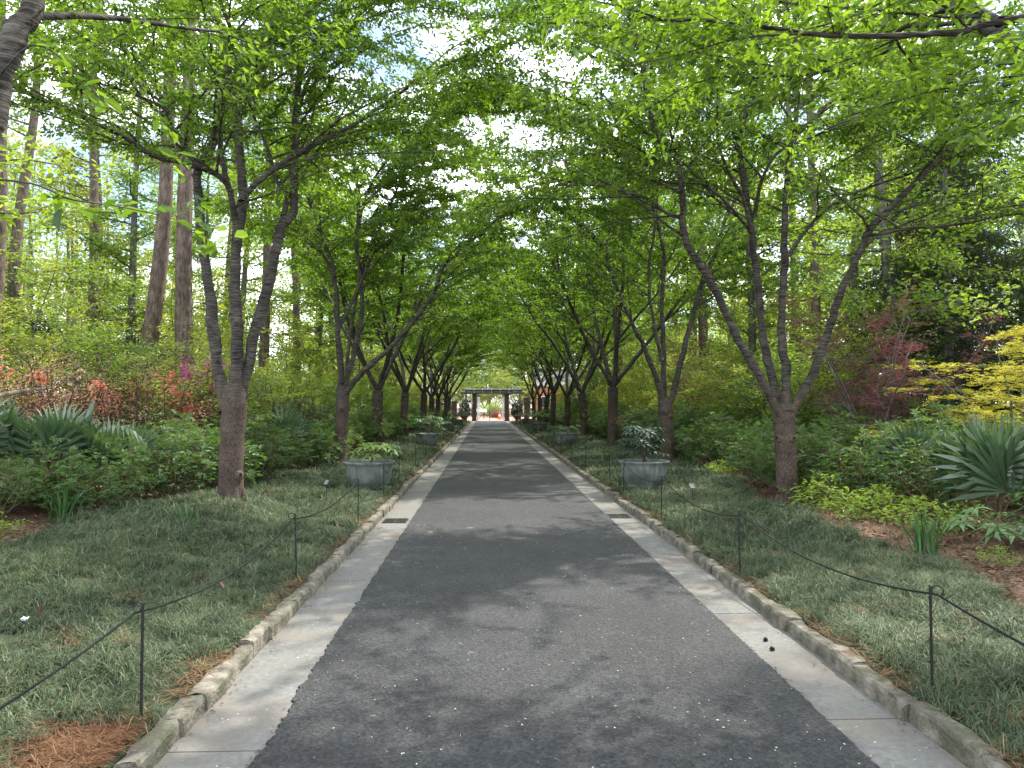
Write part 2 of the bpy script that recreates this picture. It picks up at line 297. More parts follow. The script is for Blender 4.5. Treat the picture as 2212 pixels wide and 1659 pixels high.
LEAF = ([(0, 0, 0), (.28, .42, .10), (.68, .36, .07), (1, 0, -.12), (.68, -.36, .07), (.28, -.42, .10)], [(0, 1, 2, 3), (0, 3, 4, 5)])
DIAM = ([(0, 0, 0), (.45, .5, .06), (1, 0, -.06), (.45, -.5, .06)], [(0, 1, 2, 3)])
BLADE = ([(0, .5, 0), (0, -.5, 0), (.38, .5, .26), (.38, -.5, .26), (.75, .35, .22), (.75, -.35, .22), (1, .05, -.02), (1, -.05, -.02)], [(0, 1, 3, 2), (2, 3, 5, 4), (4, 5, 7, 6)])
STRAW = ([(0, .5, 0), (0, -.5, 0), (1, -.5, 0), (1, .5, 0)], [(0, 1, 2, 3)])
def palm_t(n, spread, wd, droop=.12, inner=.0, r_in=.0):
    V = [(0, 0, 0)]; Q = []
    for i in range(n):
        a = (i / (n - 1) - .5) * spread; l = 1 - .28 * abs(i / (n - 1) - .5) * 2
        ca, sa = math.cos(a), math.sin(a)
        for (u, v, z) in ((.5 * l, wd, .03), (l, 0, -droop), (.5 * l, -wd, .03)):
            V.append((u * ca - v * sa, u * sa + v * ca, z))
        k = 1 + 3 * i; Q.append((0, k + 2, k + 1, k))
    return V, Q
LOBED = palm_t(5, 3.6, .15)
FATSIA = palm_t(8, 5.0, .105, .16)
MAPLE = palm_t(5, 4.4, .10, .1)

def smooth_path(P, n):
    P = np.asarray([tuple(p) for p in P], float); k = len(P)
    if k == 2: t = np.linspace(0, 1, n)[:, None]; return P[0] * (1 - t) + P[1] * t
    out = []; t = np.linspace(0, k - 1, n)
    for q in t:
        i = min(int(q), k - 2); f = q - i
        p0 = P[max(i - 1, 0)]; p1 = P[i]; p2 = P[i + 1]; p3 = P[min(i + 2, k - 1)]
        out.append(.5 * ((2 * p1) + (-p0 + p2) * f + (2 * p0 - 5 * p1 + 4 * p2 - p3) * f * f + (-p0 + 3 * p1 - 3 * p2 + p3) * f ** 3))
    return np.array(out)
def unit(v): return v / (np.linalg.norm(v) + 1e-9)

def leaf_cloud(mb, segs, rng, per_m, ln, wd, tmpl, jitter=.05, droop=.35, flat=1.0, vrange=(0, 1), avoid=None, dens=None):
    if not segs: return
    S = np.array([a for a, b in segs]); E = np.array([b for a, b in segs]); Ls = np.linalg.norm(E - S, axis=1)
    N = int(Ls.sum() * per_m); idx = rng.choice(len(Ls), N, p=Ls / Ls.sum()); t = rng.random((N, 1))
    P = S[idx] * (1 - t) + E[idx] * t + rng.normal(0, jitter, (N, 3))
    if avoid is not None:
        k = np.linalg.norm(P - np.array(avoid[0]), axis=1) > avoid[1]; P = P[k]; idx = idx[k]; N = len(P)
    if dens is not None:
        k = rng.random(N) < dens(P); P = P[k]; idx = idx[k]; N = len(P)
    sd = (E - S)[idx] / (Ls[idx][:, None] + 1e-9)
    d = sd * .5 + rng.normal(0, .75, (N, 3)); d[:, 2] = d[:, 2] * .5 - droop
    nr = rng.normal(0, .55, (N, 3)); nr[:, 2] += flat
    s = rng.uniform(.65, 1.2, N)
    sv_ = rng.random(len(Ls))
    v = vrange[0] + (vrange[1] - vrange[0]) * np.clip(.55 * sv_[idx] + .45 * rng.random(N), 0, 1)
    mb.scatter(*tmpl, P, d, nr, ln * s, wd * s, v)

def branch_pts(rng, p, d, length, n=6, up=.0, wob=.12):
    pts = [np.array(p, float)]; d = unit(np.array(d, float)); st = length / n
    for i in range(n):
        d = unit(d + rng.normal(0, wob, 3) + np.array([0, 0, up])); pts.append(pts[-1] + d * st)
    return np.array(pts)

def dress(rng, wood, segs, P, r0, r1, centre, lat_sp=.42, lat_len=2.2, sub_sp=.28, sub_len=.8, t0=.3, zmin=2.9, bias=None, tip=True):
    """grow side branches and twigs along the polyline P of a limb"""
    L_ = np.r_[0, np.cumsum(np.linalg.norm(np.diff(P, axis=0), axis=1))]; tot = L_[-1]
    s = tot * t0; side = rng.random() * 6.28
    while s < tot:
        i = min(np.searchsorted(L_, s), len(P) - 1); i = max(i, 1); f = (s - L_[i - 1]) / (L_[i] - L_[i - 1] + 1e-9)
        p = P[i - 1] * (1 - f) + P[i] * f; T = unit(P[i] - P[i - 1]); t = s / tot
        rr = r0 + (r1 - r0) * t
        side += 2.4 + rng.normal(0, .4)
        if p[2] > zmin:
            out = unit(np.array([p[0] - centre[0], p[1] - centre[1], 0]) + 1e-3)
            az = np.array([math.cos(side), math.sin(side), 0]) + out * .7
            if bias is not None: az = az + np.array(bias)
            d = unit(az) + np.array([0, 0, rng.uniform(.15, .65)]) + T * .35
            ll = lat_len * rng.uniform(.55, 1.15) * (1 - .35 * t)
            Q = branch_pts(rng, p, d, ll, 7, up=-.045, wob=.10)
            wood.tube(Q, np.linspace(max(min(rr * .5, .022), .007), .004, len(Q)), 5)
            twigs(rng, wood, segs, Q, sub_sp, sub_len)
        s += lat_sp * rng.uniform(.6, 1.4)
    if tip: twigs(rng, wood, segs, P[int(len(P) * .7):], sub_sp, sub_len)
def twigs(rng, wood, segs, Q, sub_sp, sub_len):
    LL = np.r_[0, np.cumsum(np.linalg.norm(np.diff(Q, axis=0), axis=1))]; s = LL[-1] * .12; sg = 1
    for a, b in zip(Q[2:-1], Q[3:]): segs.append((a, b))
    while s < LL[-1]:
        i = max(1, min(np.searchsorted(LL, s), len(Q) - 1)); f = (s - LL[i - 1]) / (LL[i] - LL[i - 1] + 1e-9)
        p = Q[i - 1] * (1 - f) + Q[i] * f; T = unit(Q[i] - Q[i - 1]); sg = -sg
        S = unit(np.cross(T, [0, 0, 1])) * sg
        d = T * .8 + S * rng.uniform(.6, 1.1) + np.array([0, 0, rng.uniform(-.25, .35)])
        K = branch_pts(rng, p, d, sub_len * rng.uniform(.5, 1.2), 4, up=-.05, wob=.12)
        wood.tube(K, np.linspace(.0045, .002, 5), 3)
        for a, b in zip(K[:-1], K[1:]): segs.append((a, b))
        s += sub_sp * rng.uniform(.6, 1.4)

# ------------------------------------------------------------------ ground
KL0, KL1 = -1.55, -1.67      # left kerb (inner, outer)
KR0, KR1 = 2.24, 2.36
def noise2(x, y, s=1.0, seed=0):
    x = np.asarray(x, float) * s; y = np.asarray(y, float) * s
    return (np.sin(x * 1.7 + seed) * np.cos(y * 1.3 + seed * 2) + .5 * np.sin(x * 3.1 + y * 2.3 + seed) + .3 * np.sin(x * 6.7 - y * 5.1 + seed * 3)) / 1.8
def H(x, y):
    x = np.asarray(x, float); y = np.asarray(y, float)
    u = np.where(x < .3, -x - 1.67, x - 2.36); u = np.maximum(u, 0)
    h = .075 + .15 * np.clip(u / 1.9, 0, 1) ** .8 + .035 * noise2(x, y, 1.1) * np.clip(u / .6, 0, 1)
    h = h + .16 * np.exp(-((x + 3.7) / 1.3) ** 2 - ((y - 9.2) / 2.4) ** 2) + .07 * np.exp(-((x - 4.2) / 1.0) ** 2 - ((y - 14.5) / 3) ** 2)
    far = np.clip(u - 3.6, 0, 14)
    h = h + np.where(x < 0, .125 * far, .04 * far)
    k = np.clip((71.5 - y) / 4, 0, 1)
    return h * k - .02 * (1 - k)
def Hs(x, y): return float(H(x, y))
xs = np.unique(np.r_[np.linspace(-200, -30, 12), np.linspace(-30, -8, 23), np.linspace(-8, KL1 - .01, 40), -1.62, -1.2, 0, 1, 2, 2.31, np.linspace(KR1 + .01, 8, 40), np.linspace(8, 30, 20), np.linspace(30, 200, 10)])
ys = np.unique(np.r_[np.linspace(-12, 24, 150), np.linspace(24, 80, 90), np.linspace(80, 420, 30)])
X, Y = np.meshgrid(xs, ys); inpath = (X > KL1) & (X < KR1)
Z = np.where(inpath, -.06, H(X, Y)); gm = MB()
nx, ny = len(xs), len(ys); i, j = np.meshgrid(np.arange(nx - 1), np.arange(ny - 1)); k = j * nx + i
gm.add(np.stack([X, Y, Z], -1).reshape(-1, 3), np.stack([k, k + 1, k + nx + 1, k + nx], -1).reshape(-1, 4))
tag(gm.build('ground', M['mulch'], smooth=True), kind='structure')

rng = np.random.default_rng(5)
# asphalt path with a ragged edge over the gutters
am = MB(); yy = np.r_[np.arange(-6, 12, .02), np.arange(12, 77, .12)]
ns = lambda q, k: (np.sin(q * 5 + k) * .3 + np.sin(q * 13.3 + 2 * k) * .3 + np.sin(q * 37 + k) * .25 + np.sin(q * 91 + k) * .2)
jl = np.clip(1 - yy / 16, 0, 1)
le = -1.105 + (.012 * ns(yy, 1) + .006 * rng.normal(0, 1, len(yy))) * (jl + .35); re = 1.825 + (.008 * ns(yy, 4) + .003 * rng.normal(0, 1, len(yy))) * (jl + .3)
le = le + .02 * np.exp(-((yy - 4.05) / .25) ** 2)
V = np.stack([np.stack([le - .004, yy, yy * 0 + .003], -1), np.stack([le, yy, yy * 0 + .016], -1), np.stack([le + .12, yy, yy * 0 + .022], -1), np.stack([re - .12, yy, yy * 0 + .022], -1), np.stack([re, yy, yy * 0 + .016], -1), np.stack([re + .004, yy, yy * 0 + .003], -1)], 1)
n = len(yy); i, j = np.meshgrid(np.arange(n - 1), np.arange(5), indexing='ij'); k = i * 6 + j
am.add(V.reshape(-1, 3), np.stack([k, k + 1, k + 7, k + 6], -1).reshape(-1, 4)); tag(am.build('asphalt_path', M['asphalt']), kind='structure')
# concrete gutters as cast slabs with open joints
def gutter(name, x0, x1, joints):
    g = MB(); js = [-6] + joints + [76.8]
    for a, b in zip(js[:-1], js[1:]): g.box(x0, x1, a + .006, b - .006, -.05, .004 + rng.uniform(-.002, .002))
    return tag(g.build(name, M['concrete']), kind='structure')
gutter('gutter_left', KL0 - .01, -1.0, [1.5, 3.71, 7.22, 10.9] + [10.9 + 3.55 * q for q in range(1, 18)])
gutter('gutter_right', 1.72, KR0 + .01, [.6, 2.4, 3.97, 5.99, 7.5, 11.3] + [11.3 + 3.55 * q for q in range(1, 18)])
# kerb stones
def kerb(name, x0, x1, sd):
    r = np.random.default_rng(sd); g = MB(); y = -4.0
    while y < 71:
        l = r.uniform(.30, .62); e = r.normal(0, .008, 2); top = .098 + r.normal(0, .010)
        nk = 6; t = np.linspace(0, 1, nk); yy = y + t * (l - .008)
        a = x0 + e[0] + r.normal(0, .004, nk); b = x1 + e[1] + r.normal(0, .007, nk); tp = top + r.normal(0, .004, (nk, 4))
        s_ = np.sign(x1 - x0)
        V = np.stack([np.stack([a, yy, yy * 0 - .04], -1), np.stack([a + s_ * .004, yy, tp[:, 0] - .02], -1), np.stack([a + s_ * .016, yy, tp[:, 1]], -1),
                      np.stack([(a + b) / 2, yy, tp[:, 2] + .003], -1), np.stack([b - s_ * .012, yy, tp[:, 3]], -1), np.stack([b, yy, tp[:, 3] - .02], -1), np.stack([b, yy, yy * 0 - .04], -1)], 1)
        i, j = np.meshgrid(np.arange(nk - 1), np.arange(6), indexing='ij'); k = i * 7 + j
        Fq = np.stack([k, k + 1, k + 8, k + 7], -1).reshape(-1, 4)
        g.add(V.reshape(-1, 3), Fq); base = g.n - 7 * nk
        for q in (0, (nk - 1) * 7): 
            g.add(V.reshape(-1, 3)[q:q + 7], [(0, 1, 5, 6), (1, 2, 4, 5), (2, 3, 4, 4)] if False else [(0, 1, 5, 6), (1, 2, 4, 5)])
        y += l
    return tag(g.build(name, M['stone']), kind='structure')
kerb('kerb_left', KL0, KL1, 3); kerb('kerb_right', KR0, KR1, 4)
# brick plaza beyond the gate
pz = MB(); pz.add([(-30, 76.8, .004), (30, 76.8, .004), (30, 125, .004), (-30, 125, .004)], [(0, 1, 2, 3)]); tag(pz.build('plaza', M['brick_paving']), kind='structure')
pz = MB(); pz.add([(-1.6, 70.9, .010), (-.9, 70.9, .010), (-.9, 76.9, .012), (-1.6, 76.9, .012)], [(0, 1, 2, 3)])

# ------------------------------------------------------------------ mondo grass
def gl_edge(y): return np.where(y < 12, 5.0, 5.0 - .9 * np.clip((y - 12) / 6, 0, 1)) + .35 * noise2(y, y * 0, .9, 2)
def gr_edge(y): return np.where(y < 8, 3.95 + .08 * (y - 5), 4.2 + .9 * np.clip((y - 11) / 6, 0, 1)) + .25 * noise2(y, y * 0, 1.1, 5)
def mondo(side, name):
    r = np.random.default_rng(11 if side < 0 else 12); g = MB()
    for (y0, y1, tufts, nb, ln, wd) in ((1.8, 7.5, 95, 46, .125, .0034), (7.5, 14, 60, 34, .14, .0055), (14, 28, 34, 20, .15, .011), (28, 71, 14, 12, .19, .024)):
        A = (y1 - y0) * 3.6; N = int(A * tufts); ty = r.uniform(y0, y1, N); u = r.random(N)
        if side < 0: e = gl_edge(ty); tx = -(1.68 + u * (e - 1.68))
        else: e = gr_edge(ty); tx = 2.37 + u * (e - 2.37)
        # thin patches where straw and soil show near the kerb
        edge = u * (e - 1.7); keep = (edge > .10 + .16 * noise2(ty, ty * 0, 1.9, 7 + side)) | (r.random(N) < .3)
        keep &= ~((side < 0) & (ty < 3.75) & (ty > 3.2) & (edge < .42))
        tx, ty, u = tx[keep], ty[keep], u[keep]; N = len(tx)
        vis = np.abs(tx) / np.maximum(ty, .1) < .95 if y0 < 3 else np.ones(N, bool)
        tx, ty = tx[vis], ty[vis]; N = len(tx)
        n = N * nb; ix = np.repeat(np.arange(N), nb)
        fa = 2.2 * noise2(tx, ty, .8, 3)[ix] + r.normal(0, .5, N)[ix]
        hug = np.stack([np.cos(fa), np.sin(fa), 0 * fa], -1)
        rd = r.normal(0, 1, (n, 3)); rd[:, 2] = np.abs(rd[:, 2]) * .45 + .12
        hgt = (1 + .35 * noise2(tx, ty, 2.3, 1))[ix]
        d = rd * .8 + hug * .55
        p = np.stack([tx[ix] + r.normal(0, .028, n), ty[ix] + r.normal(0, .028, n), H(tx, ty)[ix] - .008 + r.uniform(0, .03, n) * hgt], -1)
        nr = np.tile([0, 0, 1.0], (n, 1)) + r.normal(0, .15, (n, 3))
        tv = np.clip(.42 + .35 * noise2(tx, ty, .9, 9) + r.normal(0, .16, N), 0, 1)
        v = np.clip(tv[ix] + r.normal(0, .2, n), 0, .86); v = np.where(r.random(n) < .03 + .03 * (tv[ix] > .6), 1.0, v)
        T = BLADE if y1 < 29 else BLADE
        g.scatter(*T, p, d, nr, ln * r.uniform(.5, 1.3, n) * hgt, wd * r.uniform(.7, 1.2, n), v)
    ob = g.build(name, M['mondo']); tag(ob, 'dark green mondo grass covering the bank %s the path' % ('left of' if side < 0 else 'right of'), 'grass', kind='stuff')
mondo(-1, 'mondo_grass'); mondo(1, 'mondo_grass')
# soil sheet under the grass
for sd in (-1, 1):
    g = MB(); yy = np.arange(1, 71, .35); e = (-gl_edge(yy) if sd < 0 else gr_edge(yy)); a = KL1 + .0 if sd < 0 else KR1
    us = np.linspace(0, 1, 13); XX = a + (e[:, None] - a) * us[None]; YY = np.repeat(yy[:, None], 13, 1); ZZ = H(XX, YY) + .012
    i, j = np.meshgrid(np.arange(len(yy) - 1), np.arange(12), indexing='ij'); k = i * 13 + j
    g.add(np.stack([XX, YY, ZZ], -1).reshape(-1, 3), np.stack([k, k + 1, k + 14, k + 13], -1).reshape(-1, 4)); tag(g.build('turf_soil', M['turf_soil'], smooth=True), kind='structure')
# pine straw along the kerbs, leaf litter, petals
g = MB(); r = np.random.default_rng(21)
for sd in (-1, 1):
    n = 9000; y = 1.9 + 60 * r.random(n) ** 1.9; dens = noise2(y, y * 0, 1.9, 7 + sd); k = r.random(n) < np.clip(.35 + .7 * dens, .08, 1); y = y[k]; n = len(y)
    u = np.abs(r.normal(0, .11, n)) - .02
    x = (-1.66 - u) if sd < 0 else (2.35 + u); z = np.maximum(H(x, y), 0) + .028 + r.uniform(0, .02, n)
    d = r.normal(0, 1, (n, 3)); d[:, 2] *= .12; nr = np.tile([0, 0, 1.], (n, 1)); g.scatter(*STRAW, np.stack([x, y, z], -1), d, nr, r.uniform(.05, .13, n), .0028 * (1 + y / 9), r.random(n))
n = 5200; x = -1.73 - np.abs(r.normal(0, .16, n)); y = 3.48 + r.normal(0, .17, n); d = r.normal(0, 1, (n, 3)); d[:, 2] *= .15
g.scatter(*STRAW, np.stack([x, y, H(x, y) + r.uniform(.02, .05, n)], -1), d, np.tile([0, 0, 1.], (n, 1)), r.uniform(.04, .1, n), .0026, r.random(n))
for _ in range(46):   # small tufts of straw caught in the grass
    if r.random() < .5: cx_, cy_ = r.uniform(-4.6, -1.8), r.uniform(2.6, 12)
    else: cx_, cy_ = r.uniform(2.5, 4.1), r.uniform(3, 12)
    n = 50; x = cx_ + r.normal(0, .06, n); y = cy_ + r.normal(0, .06, n); d = r.normal(0, 1, (n, 3)); d[:, 2] *= .3
    g.scatter(*STRAW, np.stack([x, y, H(x, y) + r.uniform(.05, .10, n)], -1), d, np.tile([0, 0, 1.], (n, 1)), r.uniform(.03, .09, n), .0028, r.random(n))
tag(g.build('pine_straw', M['straw']), 'rusty brown pine straw caught along both kerbs', 'pine straw', kind='stuff')
g = MB(); n = 42000; y = 4 + 60 * r.random(n) ** 1.5; sd = np.where(r.random(n) < .5, -1, 1)
e = np.where(sd < 0, gl_edge(y), gr_edge(y)); x = sd * (e - .15 + 5 * r.random(n) ** 1.3); d = r.normal(0, 1, (n, 3)); d[:, 2] *= .25
nr = r.normal(0, .35, (n, 3)); nr[:, 2] += 1; s_ = r.uniform(.035, .085, n)
g.scatter(*LEAF, np.stack([x, y, H(x, y) + r.uniform(.005, .035, n)], -1), d, nr, s_, s_ * .6, r.random(n))
n = 60; x = np.r_[r.uniform(-4.6, -1.8, 30), r.uniform(2.5, 4, 30)]; y = r.uniform(2.6, 12, n); d = r.normal(0, 1, (n, 3)); nr = r.normal(0, .3, (n, 3)); nr[:, 2] += 1; s_ = r.uniform(.03, .07, n)
g.scatter(*LEAF, np.stack([x, y, H(x, y) + .09], -1), d, nr, s_, s_ * .6, r.random(n))
tag(g.build('leaf_litter', M['litter']), 'dry brown fallen leaves on the mulch of the beds', 'fallen leaves', kind='stuff')
g = MB(); n = 1500; y = 2.6 + 45 * r.random(n) ** 1.6; x = r.uniform(-1.5, 2.2, n); d = r.normal(0, 1, (n, 3)); d[:, 2] = 0; nr = r.normal(0, .2, (n, 3)); nr[:, 2] += 1; s_ = r.uniform(.006, .017, n)
zz = np.where((x > -1.13) & (x < 1.85), .026, .010)
g.scatter(*LEAF, np.stack([x, y, zz + .002], -1), d, nr, s_, s_ * .6, r.random(n) ** .6)
n = 500; y = 2.6 + 30 * r.random(n) ** 1.6; x = r.uniform(-1.5, 2.2, n); d = r.normal(0, 1, (n, 3)); d[:, 2] = 0; zz = np.where((x > -1.13) & (x < 1.85), .026, .010)
g.scatter(*STRAW, np.stack([x, y, zz], -1), d, np.tile([0, 0, 1.], (n, 1)), r.uniform(.01, .04, n), .0015, r.random(n))
tag(g.build('fallen_petals', M['petal']), 'small white petals scattered over the asphalt', 'petals', kind='stuff')
g = MB(); n = 900; sd = r.random(n) < .5; y = 2.6 + 30 * r.random(n) ** 1.7; x = np.where(sd, -1.54 + np.abs(r.normal(0, .05, n)), 2.23 - np.abs(r.normal(0, .06, n)))
x2 = np.where(r.random(n) < .35, np.where(sd, -1.112 - np.abs(r.normal(0, .012, n)), 1.835 + np.abs(r.normal(0, .012, n))), x); d = r.normal(0, 1, (n, 3)); d[:, 2] = 0; nr = r.normal(0, .3, (n, 3)); nr[:, 2] += 1; s_ = r.uniform(.008, .022, n)
g.scatter(*LEAF, np.stack([x2, y, x2 * 0 + .013], -1), d, nr, s_, s_ * .6, r.random(n) * .6)
tag(g.build('gutter_debris', M['litter']), 'dark crumbs and bits of leaf lying in the concrete gutters', 'debris', kind='stuff')

# ------------------------------------------------------------------ cherry trees
def crown_dens_far(P): return np.ones(len(P))
def make_cherry(name, base, trunk, limbs, seed, leaf_ln=.085, per_m=76, avoid=None, extra=None, dens=None, reach=2.9, zmin=3.15, sides=10, lat_sp=.27, bias=None):
    """trunk: (points, radii); limbs: list of (points, r0, r1, t0) in world coordinates"""
    r = np.random.default_rng(seed); wood = MB(); segs = []; base = np.array(base, float)
    TP, TR = trunk
    if len(TP):
        P = smooth_path(TP, 16); q = np.linspace(0, 1, 16); rad = np.interp(q, np.linspace(0, 1, len(TR)), TR)
        rad[0] *= 1.18; rad[1] *= 1.06
        wood.tube(P, rad, 20, rough=.13, rs=r)
        for q in range(6):
            i = int(r.integers(3, 15)); a = r.random() * 6.28; dd = unit(np.array([math.cos(a), math.sin(a), .2])); c = P[i]
            wood.tube([c, c + dd * rad[i] * 1.04, c + dd * (rad[i] * 1.13 + .008)], [rad[i] * .8, rad[i] * .45, rad[i] * .15], 8)
        for q in range(6):
            a = q * 1.05 + r.normal(0, .2); dd = np.array([math.cos(a), math.sin(a), 0]); c = P[0]
            wood.tube([c + dd * rad[3] * .6 + (0, 0, .35), c + dd * rad[3] * .95 + (0, 0, .12), c + dd * rad[3] * 1.25 + (0, 0, -.02)], [.03, .04, .02], 7)
    for (LP, r0, r1, t0) in limbs:
        P = smooth_path(LP, max(10, len(LP) * 4)); k = len(P)
        P[1:] += r.normal(0, min(.008, r0 * .1), (k - 1, 3)); tt = np.linspace(0, 1, k)
        rad = r0 + (r1 - r0) * tt ** .8; rad = rad * (1 + .05 * np.sin(tt * 37 + seed) + .04 * r.normal(0, 1, k)); rad *= .9; rad[0] *= 1.2
        wood.tube(P, rad, sides, rough=.13, rs=r)
        for q in range(int(3 + 5 * (r0 > .06))):
            i = int(r.integers(2, k - 2)); a = r.random() * 6.28; dd = unit(np.array([math.cos(a), math.sin(a), .5])); c = P[i]; rr0 = rad[i]
            wood.tube([c, c + dd * rr0 * 1.08, c + dd * (rr0 * 1.25 + .01)], [rr0 * .75, rr0 * .5, rr0 * .2], 7)
            if q % 3 == 0: wood.tube([c, c + dd * (rr0 + .05), c + dd * (rr0 + .1) + (0, 0, .02)], [.012, .008, .005], 5)
        dress(r, wood, segs, P, r0, r1, base, t0=t0, lat_len=reach, lat_sp=lat_sp, zmin=zmin, bias=bias)
    lv = MB()
    leaf_cloud(lv, segs, r, per_m * 1.35, leaf_ln, leaf_ln * .52, LEAF, jitter=.045, avoid=avoid, dens=dens)
    if extra: extra(r, wood, lv)
    root = empty(name, tuple(base))
    wood.build('trunk', M['cherry_bark'], root, smooth=True, loc=tuple(base)).location = (0, 0, 0)
    lv.build('crown', M['cherry_leaf'], root, loc=tuple(base)).location = (0, 0, 0)
    print(name, 'leaves', sum(len(a) for a in lv.A), 'segs', len(segs))
    return root

def px_limb(pts, y0, y1, r0, r1, t0=.3, ext=None):
    n = len(pts); P = [pt(a, b, y0 + (y1 - y0) * (i / (n - 1))) for i, (a, b) in enumerate(pts)]
    P = [np.array(p) for p in P]
    if ext:
        for e in ext: P.append(P[-1] + np.array(e))
    return (P, r0, r1, t0)
AV = ((0, 0, 1.7), 2.0)
def base_at(x, y): return (x, y, Hs(x, y) - .06)
def seen(P):
    # leaves thin low down to show the limbs, dense up high to block sun
    return np.clip(.36 + .22 * (P[:, 2] - 4.6), .28, 1)
# first tree left
b = pt(500, 1098, 10.6); yb = 10.6; B1 = (b.x, yb, Hs(b.x, yb) - .06)
T1L = make_cherry('cherry_tree', B1,
    ([B1, pt(498, 1085, yb), pt(500, 1000, yb), pt(503, 930, yb), pt(505, 880, yb), pt(506, 838, yb)], [.215, .185, .165, .165, .172, .15]),
    [px_limb([(492, 890), (478, 830), (466, 760), (455, 650), (444, 576), (430, 451), (427, 375), (451, 330), (476, 260), (493, 174), (486, 70), (440, 0)], yb, yb + 1.5, .105, .05, .45, [(-.5, .3, .8), (-.6, .3, .6)]),
     px_limb([(430, 368), (410, 330), (361, 257), (347, 208), (312, 149), (257, 97), (208, 42), (150, -20)], yb + .8, yb + .4, .05, .025, .1),
     px_limb([(350, 232), (285, 201), (226, 184), (156, 158), (87, 163), (0, 170)], yb + .7, yb - .6, .028, .012, .05),
     px_limb([(508, 880), (512, 780), (512, 700), (507, 610), (513, 503), (524, 417), (517, 312), (514, 208), (528, 139), (569, 80), (604, 20)], yb - .05, yb + .6, .105, .045, .45, [(.3, .2, .9), (.4, .2, .7)]),
     px_limb([(513, 520), (500, 434), (488, 392), (437, 365), (389, 351), (333, 337), (278, 302), (208, 267), (139, 236), (70, 205), (-40, 160)], yb, yb - 1.6, .055, .025, .12),
     px_limb([(489, 389), (476, 312), (483, 208), (497, 139), (500, 70), (479, 10)], yb - .25, yb - .9, .042, .028, .1, [(-.2, 0, .8)]),
     px_limb([(524, 435), (531, 420), (590, 365), (660, 323), (729, 288), (780, 258), (850, 211), (940, 150), (1010, 120)], yb + .15, yb + .2, .055, .018, .15),
     px_limb([(508, 890), (522, 840), (559, 686), (579, 621), (597, 534), (609, 485), (634, 462), (634, 423), (636, 349), (639, 311), (643, 200), (660, 100), (665, 10)], yb - .05, yb + 1.4, .10, .045, .45, [(.2, .2, .9), (.3, .1, .7)]),
     px_limb([(640, 330), (643, 240), (690, 130), (790, 20), (900, -70), (1010, -130)], yb + .8, yb + 1.5, .045, .015, .2),
     px_limb([(609, 485), (619, 423), (594, 381), (582, 336), (567, 294), (545, 240), (520, 150)], yb + .6, yb + 1.5, .05, .02, .15),
     px_limb([(361, 257), (300, 200), (250, 130), (150, 60)], yb + .6, yb - 1, .02, .01, .1)],
    101, bias=(.45, 0, 0), leaf_ln=.074, avoid=AV, dens=seen)
tag(T1L, 'nearest full cherry tree left of the path, three thick grey stems on a short trunk', 'tree', 'cherry trees lining the path')
# first tree right
b = pt(1700, 1100, 10.8); yb = 10.8; B2 = (b.x, yb, Hs(b.x, yb) - .06)
T1R = make_cherry('cherry_tree', B2,
    ([B2, pt(1700, 1085, yb), pt(1698, 1000, yb), pt(1694, 930, yb), pt(1692, 895, yb), pt(1696, 868, yb)], [.19, .16, .145, .15, .165, .13]),
    [px_limb([(1688, 905), (1672, 869), (1641, 814), (1600, 745), (1558, 655), (1524, 592), (1482, 523), (1475, 447), (1468, 378), (1454, 330), (1413, 274), (1395, 180), (1370, 60)], yb - .05, yb - 1.0, .078, .035, .4, [(-.3, 0, .8), (-.4, 0, .6)]),
     px_limb([(1474, 470), (1441, 461), (1406, 433), (1371, 420), (1300, 402), (1220, 400)], yb - .5, yb - 1.8, .032, .012, .1),
     px_limb([(1690, 890), (1676, 850), (1662, 786), (1648, 717), (1638, 620), (1626, 520), (1614, 430), (1600, 347), (1597, 295), (1618, 226), (1645, 174), (1687, 122), (1700, 20)], yb + .05, yb + 1.1, .082, .03, .42, [(.2, .2, .8)]),
     px_limb([(1600, 320), (1560, 230), (1480, 150), (1370, 70), (1240, 10), (1110, -40)], yb + .6, yb + 1.2, .04, .014, .2),
     px_limb([(1632, 560), (1611, 444), (1576, 375), (1552, 312), (1548, 243), (1530, 130)], yb + .4, yb - .4, .035, .015, .2),
     px_limb([(1620, 500), (1604, 479), (1548, 417), (1479, 382), (1420, 362), (1330, 350)], yb + .5, yb - .9, .03, .012, .15),
     px_limb([(1630, 470), (1640, 410), (1652, 375), (1680, 330), (1756, 295), (1836, 264), (1895, 243), (1982, 240)], yb + .5, yb - .5, .036, .012, .2),
     px_limb([(1698, 890), (1698, 840), (1697, 793), (1688, 724), (1693, 620), (1694, 537), (1697, 451), (1704, 347), (1718, 295), (1756, 260), (1791, 226), (1861, 194), (1930, 156), (1982, 132), (2080, 80)], yb - .1, yb + .6, .085, .022, .4),
     px_limb([(1716, 300), (1722, 208), (1718, 104), (1715, 10)], yb + .3, yb + .9, .045, .03, .05, [(0, .1, .9), (.2, 0, .7)]),
     px_limb([(1696, 562), (1706, 548), (1756, 479), (1819, 427), (1895, 399), (1965, 375), (2030, 350), (2120, 330)], yb + .1, yb - .8, .035, .012, .25),
     px_limb([(1706, 900), (1722, 868), (1752, 814), (1780, 745), (1793, 703), (1821, 620), (1862, 537), (1874, 502), (1925, 447), (2008, 364), (2070, 300), (2130, 220), (2200, 150)], yb - .05, yb - 1.1, .078, .035, .4, [(.4, 0, .6)]),
     px_limb([(1873, 508), (1904, 505), (1960, 494), (2028, 490), (2100, 480), (2190, 462), (2280, 470)], yb - .6, yb - 1.8, .032, .012, .1)],
    102, bias=(-.45, 0, 0), leaf_ln=.074, avoid=AV, dens=seen)
tag(T1R, 'nearest full cherry tree right of the path, four stems spreading from a red-brown trunk', 'tree', 'cherry trees lining the path')
